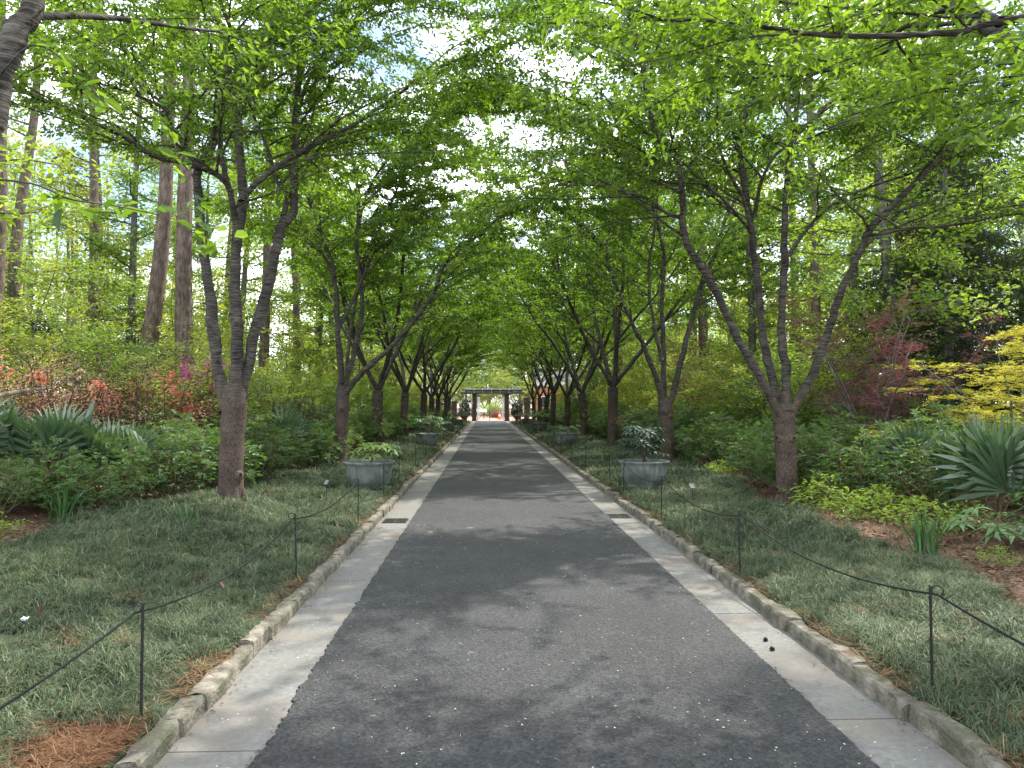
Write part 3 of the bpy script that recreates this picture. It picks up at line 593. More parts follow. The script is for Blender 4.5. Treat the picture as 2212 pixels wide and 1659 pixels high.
# second tree left
yb = 18.4; b = pt(733, 1003, yb); B3 = (b.x, yb, Hs(b.x, yb) - .06)
T2L = make_cherry('cherry_tree', B3,
    ([B3, pt(734, 985, yb), pt(738, 920, yb), pt(740, 870, yb), pt(742, 832, yb)], [.19, .165, .155, .165, .15]),
    [px_limb([(736, 845), (735, 780), (730, 724), (725, 627), (713, 560), (690, 500), (665, 420), (650, 330)], yb, yb - .6, .10, .035, .45, [(-.3, 0, .8)]),
     px_limb([(729, 715), (755, 663), (786, 597), (810, 542), (864, 506), (900, 440)], yb - .2, yb + .6, .06, .02, .3),
     px_limb([(744, 845), (755, 800), (767, 754), (782, 675), (780, 603), (770, 520), (775, 430), (760, 320)], yb + .1, yb + 1.2, .09, .035, .4, [(0, .2, .8)]),
     px_limb([(746, 850), (779, 807), (834, 760), (894, 693), (937, 633), (961, 572), (1015, 524), (1052, 494), (1100, 440)], yb - .1, yb - 1.2, .085, .025, .4),
     px_limb([(772, 500), (800, 400), (870, 310), (960, 240), (1060, 190)], yb + .8, yb - .3, .045, .014, .15),
     px_limb([(745, 840), (760, 700), (790, 560), (850, 430), (900, 300), (980, 200)], yb + .2, yb + 2.2, .06, .016, .4),
     px_limb([(722, 600), (690, 540), (640, 500), (590, 480), (540, 490)], yb - .4, yb + .2, .04, .015, .2)],
    103, bias=(.45, 0, 0), leaf_ln=.085, per_m=82, dens=seen)
tag(T2L, 'cherry tree with a burl on its trunk behind the nearest left planter', 'tree', 'cherry trees lining the path')
yb = 18.1; b = pt(1440, 990, yb); B4 = (b.x, yb, Hs(b.x, yb) - .06)
T2R = make_cherry('cherry_tree', B4,
    ([B4, pt(1441, 980, yb), pt(1441, 930, yb), pt(1437, 890, yb), pt(1436, 860, yb)], [.20, .175, .165, .18, .15]),
    [px_limb([(1432, 872), (1420, 825), (1406, 786), (1385, 735), (1372, 711), (1330, 615), (1300, 530), (1250, 480), (1200, 440)], yb, yb - 1.2, .095, .025, .4),
     px_limb([(1437, 880), (1434, 830), (1434, 758), (1430, 662), (1434, 551), (1420, 475), (1410, 380), (1420, 280)], yb, yb + 1, .085, .03, .4, [(0, 0, .9)]),
     px_limb([(1420, 475), (1370, 370), (1290, 290), (1200, 235), (1090, 200)], yb + .7, yb - .5, .045, .014, .15),
     px_limb([(1430, 780), (1406, 662), (1403, 565), (1416, 482), (1400, 400), (1370, 330)], yb + .1, yb + .2, .05, .02, .3),
     px_limb([(1442, 885), (1458, 835), (1475, 765), (1510, 634), (1544, 551), (1572, 461), (1610, 400)], yb - .05, yb - .5, .095, .03, .4, [(.2, 0, .7)])],
    104, bias=(-.45, 0, 0), leaf_ln=.085, per_m=82, dens=seen)
tag(T2R, 'knotted cherry tree standing directly behind the nearest right planter', 'tree', 'cherry trees lining the path')

# general vase-shaped cherry trees further along
def generic_cherry(seed, base=(0, 0, 0), n=4, leaf_ln=.125, per_m=46, h=1.9, bias=None, avoid=None, lat_sp=.34, extra=None, reach=2.9):
    r = random.Random(seed); b = np.array(base, float); top = b + np.array([r.uniform(-.1, .1), r.uniform(-.1, .1), h])
    trunk = ([b, b + (0, 0, .15), (b * .5 + top * .5) + (r.uniform(-.05, .05), 0, 0), top], [.20, .165, .15, .155])
    limbs = []; a0 = r.random() * 6.28
    for i in range(n):
        a = a0 + i * 6.283 / n + r.uniform(-.35, .35); tilt = R(r.uniform(20, 36)); d = np.array([math.cos(a) * math.sin(tilt), math.sin(a) * math.sin(tilt), math.cos(tilt)])
        P = [top - d * .12, top + d * .5]; 
        for q in range(8):
            d = unit(d + np.array([r.uniform(-.12, .12), r.uniform(-.12, .12), .04]) + (np.array([math.cos(a), math.sin(a), -.1]) * .09 if q > 3 else 0)); P.append(P[-1] + d * .98)
        limbs.append((P, .088, .022, .36))
        if r.random() < .85:
            j = r.choice([2, 3]); d2 = unit(unit(P[j + 1] - P[j]) + np.array([math.cos(a + r.choice([-1, 1]) * 1.3), math.sin(a + 1.3), .1]) * .65); Q = [P[j]]
            for q in range(5): d2 = unit(d2 + np.array([r.uniform(-.12, .12), r.uniform(-.12, .12), .02])); Q.append(Q[-1] + d2 * .8)
            limbs.append((Q, .05, .018, .15))
    return make_cherry('cherry_tree', base, trunk, limbs, seed, leaf_ln=leaf_ln, per_m=per_m, sides=7, lat_sp=lat_sp, avoid=avoid, bias=bias, zmin=3.3, extra=extra, reach=reach, dens=seen)
ys_row = [25.6, 33.2, 40.8, 48.2, 55.6, 62.8, 69.2]
words = ['third', 'fourth', 'fifth', 'sixth', 'seventh', 'eighth', 'ninth']
gen = [generic_cherry(201 + q, n=4 + q % 2) for q in range(3)]
for g_ in gen: remember(g_)
used = [False] * 3; rr = random.Random(4)
for sd, xx in ((-1, -3.62), (1, 4.32)):
    for i, y in enumerate(ys_row):
        k = (i + (1 if sd > 0 else 0)) % 3
        if used[k]: o = copy_tree(gen[k])
        else: o = gen[k]; used[k] = True
        x = xx + rr.uniform(-.12, .12); o.location = base_at(x, y); o.rotation_euler = (0, 0, rr.random() * 6.28); o.scale = (1.16, 1.16, rr.uniform(1.0, 1.14))
        tag(o, '%s cherry tree from the camera in the row %s of the path' % (words[i], 'left' if sd < 0 else 'right'), 'tree', 'cherry trees lining the path')

# trees beside the camera whose limbs reach into the picture
def near_twigs(specs, leaf, n_per):
    def f(r, wood, lv):
        for pts, y0, y1, rad in specs:
            n = len(pts); P = smooth_path([pt(a, b, y0 + (y1 - y0) * i / (n - 1)) for i, (a, b) in enumerate(pts)], n * 4)
            wood.tube(P, np.linspace(rad, rad * .4, len(P)), 5)
            segs = [(P[i], P[i + 1]) for i in range(len(P) // 4, len(P) - 1)]
            leaf_cloud(lv, segs, r, n_per, leaf, leaf * .5, LEAF, jitter=.03, droop=.25)
    return f
B0L = base_at(-3.75, 3.1)
bl = np.array(B0L)
T0L = make_cherry('cherry_tree', B0L, ([bl, bl + (0, 0, .2), bl + (.05, 0, 1.0), bl + (.1, 0, 1.75)], [.2, .17, .15, .15]),
    [([bl + (.1, 0, 1.6), bl + (.5, .2, 2.3), np.array(pt(-60, 300, 3.7)), np.array(pt(0, 150, 3.75)), np.array(pt(45, 60, 3.8)), np.array(pt(75, -10, 3.85)), np.array(pt(150, -250, 4.1)), np.array(pt(260, -420, 4.6)), np.array(pt(400, -480, 5.4))], .10, .03, .45),
     ([bl + (.1, 0, 1.6), bl + (-.3, .5, 3), bl + (-.6, 1.3, 4.5), bl + (-.9, 2.2, 5.8), bl + (-1, 3, 6.6)], .1, .03, .35),
     ([bl + (.1, 0, 1.6), bl + (0, -.5, 3), bl + (.4, -1, 4.5), bl + (.9, -1.2, 6), bl + (1.6, -1.4, 7)], .1, .03, .4)],
    301, dens=seen, leaf_ln=.076, per_m=46, avoid=((0, 0, 1.7), 2.3), zmin=3.1, reach=2.0,
    extra=near_twigs([([(-150, 380), (60, 395), (150, 430), (250, 445), (345, 465)], 2.7, 3.0,   .005), ([(-60, 250), (60, 100), (160, 150), (210, 205), (235, 235)], 3.2, 3.1, .005),
                      ([(215, 95), (330, 220), (420, 420), (445, 515), (470, 535)], 4.5, 3.4, .003)], .088, 34))
tag(T0L, 'cherry tree at the left edge whose thick leaning limb crosses the top left corner', 'tree', 'cherry trees lining the path')
B0R = base_at(4.5, 3.3); br_ = np.array(B0R)
T0R = make_cherry('cherry_tree', B0R, ([br_, br_ + (0, 0, .2), br_ + (-.05, 0, 1.0), br_ + (-.1, 0, 1.8)], [.2, .17, .15, .15]),
    [([br_ + (-.1, 0, 1.6), br_ + (-.3, .3, 2.6)] + [np.array(pt(a, b, y)) for a, b, y in ((2330, 60, 4.2), (2160, 48, 4.3), (2080, 68, 4.3), (1990, 74, 4.3), (1850, 78, 4.3), (1760, 74, 4.3), (1690, 62, 4.35), (1600, 52, 4.4), (1520, 42, 4.5), (1440, 42, 4.6), (1340, 30, 4.8))],   .029, .009, .22),
     ([np.array(pt(2160, 48, 4.3)), np.array(pt(2110, 20, 4.5)), np.array(pt(2040, 20, 4.6)), np.array(pt(1950, 60, 4.8)), np.array(pt(1900, 120, 5)), np.array(pt(1750, 160, 5.2)), np.array(pt(1600, 170, 5.4))], .03, .008, .3),
     ([br_ + (-.1, 0, 1.6), br_ + (.3, .6, 3), br_ + (.5, 1.4, 4.5), br_ + (.6, 2.2, 5.8), br_ + (.4, 3, 6.8)], .1, .03, .35),
     ([br_ + (-.1, 0, 1.6), br_ + (-.6, .9, 3.0), br_ + (-1.1, 2.0, 4.6), br_ + (-1.7, 2.9, 6.0), br_ + (-2.5, 3.6, 7.0)], .09, .03, .45),
     ([br_ + (-.1, 0, 1.6), br_ + (0, -.5, 3), br_ + (-.4, -1, 4.5), br_ + (-.9, -1.2, 6), br_ + (-1.6, -1.4, 7)], .1, .03, .4)],
    302, leaf_ln=.076, per_m=46, avoid=((0, 0, 1.7), 2.5), zmin=3.0, reach=1.9,
    extra=near_twigs([([(2330, 200), (2212, 250), (2130, 280), (2050, 320)], 3.8, 3.9, .006), ([(2300, 120), (2212, 215), (2120, 225), (2000, 320)], 4.2, 4.6, .006), ([(2212, 130), (2150, 170), (2080, 250)], 4.1, 4.1, .004)], .085, 60))
tag(T0R, 'cherry tree at the right edge whose thin branch runs level across the top', 'tree', 'cherry trees lining the path')
# grey nest
g = MB(); c = pt(1850, 258, 10.4)
prof = [(.002, -.075), (.03, -.062), (.052, -.035), (.062, -.002), (.058, .03), (.04, .05), (.03, .056), (.002, .045)]
g.lathe(prof, 16, tuple(c)); g.V[-1] = g.V[-1] + rng.normal(0, .006, g.V[-1].shape).astype(np.float32)
tag(g.build('bird_nest', M['web'], smooth=True), 'small round grey nest on a high branch of the nearest right tree', 'nest')

# ------------------------------------------------------------------ planters and their plants
def make_planter():
    root = empty('planter'); g = MB()
    prof = [(.02, 0), (.31, 0), (.325, .012), (.325, .045), (.30, .065), (.325, .085), (.375, .16), (.405, .24), (.418, .32), (.422, .40), (.435, .445), (.468, .475), (.476, .49), (.470, .508), (.445, .512), (.42, .49), (.405, .44)]
    g.lathe(prof, 168, flute=28, amp=.035, fl=(5, 10)); g.build('bowl', M['pot'], root, smooth=True)
    s = MB(); s.lathe([(.415, .42), (.25, .435), (.01, .44)], 32); s.build('soil', M['soil'], root, smooth=True)
    return remember(root)
def make_fatsia(seed, h, spread, n, leaf, mt=None):
    r = np.random.default_rng(seed); root = empty('fatsia_plant'); st = MB(); lv = MB(); pos = []; dr = []; nr = []; sz = []
    for q in range(max(2, n // 12)):
        a = r.random() * 6.28; top = np.array([math.cos(a), math.sin(a), 0]) * spread * r.uniform(.1, .45) + (0, 0, h * r.uniform(.6, 1))
        S = smooth_path([(r.normal(0, .04), r.normal(0, .04), 0), top * .5 + (0, 0, .02), top], 8); st.tube(S, np.linspace(.016, .009, 8), 6)
        m = max(6, n // max(2, n // 12))
        for k in range(m):
            f = r.uniform(.45, 1); p = S[int(f * 7)]; b = r.random() * 6.28 + k * 2.4; l = spread * r.uniform(.35, .75)
            e = p + np.array([math.cos(b) * l, math.sin(b) * l, r.uniform(-.02, .22) * (1.2 - f + .2)])
            st.tube(smooth_path([p, (p + e) / 2 + (0, 0, .05), e], 5), .004, 4)
            pos.append(e); d = np.array([math.cos(b), math.sin(b), -.15]); dr.append(d); nr.append((math.cos(b) * .35, math.sin(b) * .35, 1)); sz.append(leaf * r.uniform(.7, 1.15))
    lv.scatter(*FATSIA, np.array(pos), np.array(dr), np.array(nr) + r.normal(0, .15, (len(pos), 3)), np.array(sz), np.array(sz), r.random(len(pos)))
    st.build('stems', M['stem'], root, smooth=True); lv.build('foliage', mt or M['fatsia_leaf'], root)
    return remember(root)
pl0 = make_planter()
spots = [(-2.17, 13.75), (-2.2, 27.6), (-2.2, 41.6), (-2.15, 54.5), (2.93, 13.75), (2.98, 27.6), (2.95, 41.5), (3.0, 54.8)]
plants = [(1, .42, .50, 26, .26, 'lime'), (2, .75, .85, 46, .27, None), (3, .5, .75, 40, .24, None), (4, .7, .8, 44, .24, None), (5, .72, .56, 48, .27, 'dark'), (6, .38, .55, 30, .22, None), (7, .8, .7, 50, .26, 'lime'), (8, .55, .7, 40, .26, None)]
M['fatsia_light'] = leafmat('fatsia_light', (.07, .14, .03), (.22, .34, .06), tr=.35, gloss=.08)
M['fatsia_dark'] = leafmat('fatsia_dark', (.03, .06, .04), (.085, .14, .10), tr=.15, gloss=.045, rough=.5)
near_w = ['nearest', 'second', 'third', 'fourth']
plab = ['low fatsia with a bright green rosette in the nearest left planter', 'wide dark fatsia spilling out of the second left planter', 'low dark fatsia in the third left planter', 'dark fatsia in the farthest left planter before the urn',
        'tall glossy blue-green fatsia on a bare stem in the nearest right planter', 'short sparse fatsia in the second right planter', 'pale green bushy fatsia in the third right planter', 'dark fatsia in the farthest right planter before the urn']
for i, (x, y) in enumerate(spots):
    o = pl0 if i == 0 else copy_tree(pl0); z = Hs(x, y) + .005 if i not in (0, 4) else .15
    o.location = (x, y, z); o.rotation_euler.z = i * .7
    tag(o, '%s fluted grey-green planter bowl on the %s bank' % (near_w[i % 4], 'left' if i < 4 else 'right'), 'planter', 'fluted planters along the path')
    sd, h, sp, n, lf, k = plants[i]
    f = make_fatsia(40 + sd, h, sp, n, lf, {'lime': M['fatsia_light'], 'dark': M['fatsia_dark'], None: M['fatsia_leaf']}[k]); f.location = (x, y, z + .43); tag(f, plab[i], 'potted plant', 'plants in the planters')
for i, (x, y) in ((0, spots[0]), (4, spots[4])):
    g = MB(); g.box(x - .36, x + .36, y - .42, y + .42, .02, .148); s = g.build('paving_slab', M['slab']); tag(s, 'pale flat slab under the nearest %s planter' % ('left' if i == 0 else 'right'), 'slab', 'slabs under planters')
# topiary urns by the gate
def make_urn():
    root = empty('stone_urn'); g = MB()
    g.lathe([(.02, 0), (.24, 0), (.24, .06), (.15, .10), (.10, .16), (.12, .22), (.26, .34), (.34, .46), (.38, .56), (.46, .62), (.47, .65), (.42, .655), (.38, .60)], 36)
    g.build('bowl', M['pot'], root, smooth=True); s = MB(); s.lathe([(.39, .58), (.01, .60)], 20); s.build('soil', M['soil'], root); return remember(root)
def make_topiary(seed):
    r = np.random.default_rng(seed); root = empty('cloud_topiary'); st = MB(); lv = MB()
    st.tube([(0, 0, 0), (.03, 0, .4), (-.02, 0, .9), (0, 0, 1.25)], [.03, .025, .02, .01], 7)
    for (x, y, z, q) in ((0, 0, 1.3, .19), (-.3, 0, 1.0, .17), (.32, .1, .95, .18), (.05, -.2, .85, .17), (-.36, .1, .6, .17), (.38, -.1, .55, .17), (.0, .1, .45, .18), (-.2, -.2, .35, .17), (.22, .2, .3, .16), (-.42, 0, .25, .15), (.44, .1, .22, .15)):
        c = np.array([x, y, z]); st.tube([(0, 0, max(z - .2, 0)), tuple(c)], .012, 5)
        n = 420; d = r.normal(0, 1, (n, 3)); d /= np.linalg.norm(d, axis=1)[:, None]
        lv.scatter(*DIAM, c + d * q * r.uniform(.7, 1, (n, 1)), d + r.normal(0, .6, (n, 3)), np.cross(d, r.normal(0, 1, (n, 3))), .07, .045, r.random(n))
    st.build('stems', M['stem'], root); lv.build('foliage', M['evergreen_leaf'], root); return remember(root)
u0 = make_urn(); u1 = copy_tree(u0); t0_ = make_topiary(1); t1_ = copy_tree(t0_)
for u, tp, x, s_ in ((u0, t0_, -2.15, 'left'), (u1, t1_, 2.85, 'right')):
    u.location = (x, 70.2, Hs(x, 70.2)); tp.location = (x, 70.2, Hs(x, 70.2) + .59)
    tag(u, 'dark footed stone urn standing %s of the gate' % s_, 'urn', 'urns at the gate'); tag(tp, 'dark evergreen clipped into balls in the urn %s of the gate' % s_, 'topiary', 'topiaries at the gate')

# ------------------------------------------------------------------ stakes and ropes
def make_stake():
    root = empty('rope_stake'); g = MB(); g.tube([(0, 0, -.08), (0, 0, .3), (0, 0, .612)], .0075, 8); g.lathe([(.0001, .612), (.0075, .612), (.009, .606), (.0095, .60)], 8); g.build('rod', M['iron'], root, smooth=True)
    l = MB(); a = np.linspace(-.6, 5.8, 22); l.tube(np.stack([-.034 + .028 * np.cos(a), 0 * a, .585 + .028 * np.sin(a)], -1), .0042, 6); l.build('ring', M['iron'], root, smooth=True)
    return remember(root)
st0 = make_stake(); first = True
SL = [(-1.745, 3.84), (-1.745, 6.89), (-1.72, 9.98), (-1.77, 12.8), (-1.76, 14.9), (-1.73, 18.1), (-1.73, 21.1), (-1.75, 24.8), (-1.74, 26.8), (-1.74, 30), (-1.74, 33.6), (-1.74, 37), (-1.74, 40.5), (-1.74, 43.6), (-1.74, 47), (-1.74, 50.5), (-1.74, 54), (-1.74, 57.5), (-1.74, 61), (-1.74, 64.5), (-1.74, 68)]
SR = [(2.46, 4.05), (2.40, 6.98), (2.44, 10.3), (2.40, 13.0), (2.47, 14.8), (2.42, 18.1), (2.44, 21.4), (2.46, 24.6), (2.44, 26.8), (2.44, 30), (2.44, 33.2), (2.44, 36.6), (2.44, 40), (2.44, 43), (2.44, 46.5), (2.44, 50), (2.44, 53.5), (2.44, 57), (2.44, 60.5), (2.44, 64), (2.44, 67.5)]
for S, s_ in ((SL, 'left'), (SR, 'right')):
    tops = []; r = np.random.default_rng(8 if s_ == 'left' else 9)
    for i, (x, y) in enumerate(S):
        o = st0 if first else copy_tree(st0); first = False; z = Hs(x, y); lean = r.normal(0, .012, 2)
        o.location = (x, y, z); o.rotation_euler = (lean[0], lean[1], (0 if s_ == 'left' else math.pi) + r.normal(0, .25))
        tag(o, '%s thin black iron rope stake from the camera along the %s kerb' % (ordinal(i), s_), 'stake', 'rope stakes along the kerbs')
        tops.append(np.array([x + (-.036 if s_ == 'left' else .036), y, z + .56]))
    g = MB(); pts = []
    tops = [tops[0] + np.array([(-.25 if s_ == 'left' else .25), -2.9, -.02])] + tops
    for a, b in zip(tops[:-1], tops[1:]):
        l = np.linalg.norm(b - a); t = np.linspace(0, 1, 15)[:, None]; sag = .13 * (l / 3.1) ** 1.5 * r.uniform(.8, 1.25)
        if l < 2.3: sag = .20
        P = a * (1 - t) + b * t; P[:, 2] -= 4 * sag * (t * (1 - t))[:, 0]; pts.append(P[:-1])
    P = np.concatenate(pts + [tops[-1][None]]); g.tube(P, .0062, 6); tag(g.build('barrier_rope', M['rope'], smooth=True), 'sagging black rope strung between the stakes %s of the path' % s_, 'rope')
# drain grates
for x, y, s_ in ((-1.33, 10.87, 'left'), (1.99, 11.2, 'right'), (-1.33, 32, 'left'), (1.99, 33, 'right')):
    if y > 20: continue
    root = empty('drain_grate', (x, y, .0)); g = MB(); w_, d_ = .17, .19
    for a, b, c, e in ((-w_, w_, -d_, -d_ + .02), (-w_, w_, d_ - .02, d_), (-w_, -w_ + .02, -d_ + .02, d_ - .02), (w_ - .02, w_, -d_ + .02, d_ - .02), (-.008, .008, -d_ + .02, d_ - .02)): g.box(a, b, c, e, -.01, .016)
    g.build('frame', M['grate'], root); g = MB()
    for q in range(10): yy_ = -d_ + .032 + q * .0345; g.box(-w_ + .02, -.008, yy_, yy_ + .015, -.01, .013); g.box(.008, w_ - .02, yy_, yy_ + .015, -.01, .013)
    g.build('bars', M['grate'], root); g = MB(); g.box(-w_ + .001, w_ - .001, -d_ + .001, d_ - .001, -.02, .0075); g.build('pit_shade', M['dark'], root)  # near-black block fills the slots in place of the shade below the bars
    tag(root, 'square black slotted drain grate in the %s gutter' % s_, 'drain grate', 'drain grates')
# plant labels on stakes
for x, y, z, s_, hh in ((-2.55, 11.9, 0, 'small tilted plant label on a stake behind the left rope', .27), (3.1, 11.1, 0, 'small tilted plant label on a stake behind the right rope', .30), (-5.05, 11.6, 0, 'black plant label beside the nearest left tree at the bed edge', .30)):
    root = empty('plant_label', (x, y, Hs(x, y)), .3 if x > 0 else -.4); g = MB(); g.tube([(0, 0, -.05), (0, 0, hh)], .005, 6); g.build('stake', M['iron'], root)
    g = MB(); g.add([(-.055, -.035, hh - .025), (.055, -.035, hh - .025), (.055, .03, hh + .04), (-.055, .03, hh + .04), (-.055, -.031, hh - .030), (.055, -.031, hh - .030), (.055, .034, hh + .035), (-.055, .034, hh + .035)],
                    [(0, 1, 2, 3), (7, 6, 5, 4), (0, 4, 5, 1), (1, 5, 6, 2), (2, 6, 7, 3), (3, 7, 4, 0)]); pl = g.build('plate', M['iron'], root)
    if x > -4:
        g = MB()
        for q in range(4): a = -.025 + q * .0155; zz = hh - .025 + (a + .035) + .0012; g.add([(-.042, a - .0012, zz), (.030 - .01 * (q % 2), a - .0012, zz), (.030 - .01 * (q % 2), a + .006, zz + .0072), (-.042, a + .006, zz + .0072)], [(0, 1, 2, 3)])
        g.build('lettering', M['slab'], pl)
    tag(root, s_, 'plant label', 'plant labels')
# pine-cone scraps in the right gutter, paper scrap in the grass
for i, (x, y) in enumerate(((1.995, 5.28), (1.965, 5.08))):
    g = MB(); g.lathe([(.001, 0), (.012, .003), (.017, .012), (.013, .022), (.001, .027)], 9, (x, y, .006)); g.V[-1] = g.V[-1] + rng.normal(0, .002, g.V[-1].shape).astype(np.float32)
    tag(g.build('seed_pod', M['dark']), '%s of two small black seed pods lying in the right gutter' % ('farther', 'nearer')[i], 'seed pod', 'seed pods in the gutter')
g = MB(); g.lathe([(.012, 0), (.018, .004), (.024, .010), (.021, .012), (.015, .006), (.01, .004)], 10, (-3.0, 4.95, Hs(-3.0, 4.95) + .09)); g.V[-1] = g.V[-1] + rng.normal(0, .004, g.V[-1].shape).astype(np.float32)
M['paper'] = mat('paper', (.45, .62, .66), (.75, .82, .83)); tag(g.build('paper_scrap', M['paper']), 'crumpled pale blue scrap lying in the left grass', 'litter')

# ------------------------------------------------------------------ gate
def courses(g, x, y, w_, d_, z0, z1, r):
    z = z0
    while z < z1 - .02:
        h = min(r.uniform(.10, .19), z1 - z); e = r.uniform(-.018, .018, 4); s = r.uniform(.25, .75); xm = x - w_ + 2 * w_ * s
        g.box(x - w_ + e[0], xm - .006, y - d_ + e[1], y + d_ + e[2], z, z + h - .008); g.box(xm + .006, x + w_ + e[3], y - d_ + e[2], y + d_ + e[0], z, z + h - .008); z += h
    g.box(x - w_ + .03, x + w_ - .03, y - d_ + .03, y + d_ - .03, z0, z1 - .01)
YG = 76.4
r = np.random.default_rng(3)
for x, s_, zt, hw in ((-1.30, 'tall dark stone gate pillar left of the opening', 2.78, .22), (2.06, 'tall dark stone gate pillar right of the opening', 2.78, .22), (-3.35, 'shorter stone fence pillar left of the gate', 1.95, .24), (4.1, 'shorter stone fence pillar right of the gate', 2.30, .26)):
    root = empty('stone_pillar', (x, YG, 0)); g = MB(); courses(g, 0, 0, hw, hw, -.05, zt, r); g.build('shaft', M['pillar_stone'], root)
    g = MB(); g.box(-hw - .06, hw + .06, -hw - .06, hw + .06, zt, zt + .12); g.build('cap', M['pillar_stone'], root)
    if zt > 2.5: g = MB(); g.box(-hw - .07, hw + .07, -hw - .07, hw + .07, -.05, .07); g.build('base', M['pillar_stone'], root)
    tag(root, s_, 'pillar', 'stone pillars at the gate')
root = empty('pergola', (.4, YG, 0))
for y, z in ((-.34, 2.93), (.34, 2.93), (-.34, 3.20), (.34, 3.20)):
    g = MB(); x0, x1 = (-3.1, 3.4) if z < 3 else (-2.7, 3.2); g.tube([(x0, y, z), (x1, y, z)], .125, 10); g.box(x0 - .01, x0, y - .12, y + .12, z - .1, z + .1); g.box(x1, x1 + .01, y - .12, y + .12, z - .1, z + .1); g.build('beam', M['steel'], root, smooth=False)
for x in (-2.55, 3.0): g = MB(); g.tube([(x, -.34, -.05), (x, -.34, 2.82)], .10, 12); g.build('post', M['steel'], root, smooth=True)
for x in (-1.75, -.85, .05, .95, 1.85):
    g = MB(); g.tube([(x, -.55, 3.06), (x, .55, 3.06)], .028, 6)
    for z in (2.97, 3.24): g.lathe([(.001, -.05), (.055, -.03), (.055, .03), (.001, .05)], 10, (x + .02, -.47, z))
    g.tube([(x + .02, -.47, 2.9), (x - .03, -.47, 3.3)], .016, 6); g.build('bracket', M['steel_light'], root, smooth=True)
tag(root, 'dark grey steel pergola of doubled tubes spanning the gate', 'pergola')
def leafgate(x, sgn):
    root = empty('metal_gate', (x, YG + .2, 0), 0); g = MB(); L_ = 1.45
    e = np.array([-.10 * sgn * -1, 1.0]); e = np.array([sgn * .16, .985])
    P = lambda u, z: (e[0] * u, e[1] * u, z)
    for u in (0.02, L_): g.tube([P(u, .06), P(u, 2.45)], .028, 6)
    for z in (.08, .9, 1.7, 2.43): g.tube([P(0.02, z), P(L_, z)], .022, 6)
    g.build('frame', M['steel_light'], root); g = MB(); rr_ = np.random.default_rng(int(x * 10) + 50)
    for q in range(1, 12): u = q * L_ / 12; g.tube([P(u, .08), P(u, 2.43)], .009, 4)
    for q in range(60):
        u, z = rr_.uniform(.1, L_ - .2), rr_.uniform(.15, 2.2); c = .10
        g.tube([P(u, z), P(u + c, z + rr_.uniform(.03, .2))], .014, 4)
    g.build('infill', M['steel_light'], root)
    tag(root, 'pale metal lattice gate leaf swung open beside the %s pillar' % ('left' if sgn > 0 else 'right'), 'gate', 'gate leaves')
leafgate(-1.02, 1); leafgate(1.80, -1)
def fencep(x0, x1, name, lab, seed):
    root = empty(name, ((x0 + x1) / 2, YG, 0)); w_ = (x1 - x0) / 2; g = MB(); r = np.random.default_rng(seed); n = max(3, int((x1 - x0) / .28))
    for q in range(n + 1): g.tube([(-w_ + 2 * w_ * q / n, 0, 0), (-w_ + 2 * w_ * q / n, 0, 2.45 if q % 2 else 2.2)], .014, 5)
    for z in (.12, .65, 1.2, 1.75, 2.2): g.tube([(-w_, 0, z), (w_, 0, z)], .013, 5)
    g.build('bars', M['iron'], root); 
    for q in range(int(6 * w_) + 3):
        u, z, s = r.uniform(-w_ + .15, w_ - .15), r.choice([.65, .95, 1.2, 1.5, 1.75, 2.05]) , r.uniform(.08, .15)
        g = MB(); g.box(u - s, u + s, -.02, .02, z - s, z + s * .9); g.build('square_plate', M['iron'], root)
    tag(root, lab, 'fence', 'iron fence panels beside the gate')
fencep(-3.08, -1.55, 'iron_fence', 'black iron fence panel with square plates left of the gate', 1); fencep(2.32, 3.82, 'iron_fence', 'black iron fence panel with square plates right of the gate', 2)
fencep(4.38, 9.5, 'iron_fence', 'long black iron fence running right from the shorter right pillar', 3); fencep(-9.5, -3.62, 'iron_fence', 'long black iron fence running left from the shorter left pillar', 4)
# beyond the gate
root = empty('traffic_cone', (1.43, 84.5, 0)); g = MB(); g.box(-.22, .22, -.22, .22, 0, .05); g.build('base', M['orange'], root); g = MB(); g.lathe([(.19, .05), (.14, .35)], 18); g.lathe([(.10, .6), (.04, .95), (.01, .95)], 18); g.build('body', M['orange'], root, smooth=True)
g = MB(); g.lathe([(.14, .35), (.10, .6)], 18); g.build('reflective_band', M['white'], root, smooth=True); tag(root, 'orange traffic cone on the brick plaza beyond the gate', 'traffic cone')
for x, y, s_ in ((-.35, 84, 'left'), (-.95, 88, 'far left')):
    root = empty('reading_board', (x, y, 0)); g = MB(); g.tube([(0, 0, 0), (0, 0, .95)], .035, 8); g.build('post', M['dark'], root); g = MB()
    g.add([(-.3, -.2, .88), (.3, -.2, .88), (.3, .22, 1.2), (-.3, .22, 1.2), (-.3, -.17, .85), (.3, -.17, .85), (.3, .25, 1.17), (-.3, .25, 1.17)], [(0, 1, 2, 3), (7, 6, 5, 4), (0, 4, 5, 1), (1, 5, 6, 2), (2, 6, 7, 3), (3, 7, 4, 0)]); g.build('panel', M['white'], root)
    tag(root, 'slanted white reading board on a post, %s in the gate opening' % s_, 'sign', 'reading boards on the plaza')
g = MB(); g.tube([(.28, 78.5, 0), (.28, 78.5, .98)], .03, 8); g.lathe([(.03, .98), (.045, .99), (.045, 1.03), (.001, 1.05)], 8, (.28, 78.5, 0)); tag(g.build('bollard', M['dark']), 'thin dark bollard in the middle of the gate opening', 'bollard')
root = empty('railing', (0, 99, 0)); g = MB()
for q in range(22): g.tube([(-10 + q, 0, 0), (-10 + q, 0, 1.05)], .03, 6)
g.build('posts', M['steel'], root); g = MB()
for z in (.35, .7, 1.05): g.tube([(-10, 0, z), (11, 0, z)], .025, 6)
g.build('rails', M['steel'], root); tag(root, 'low grey railing across the back of the brick plaza', 'railing')
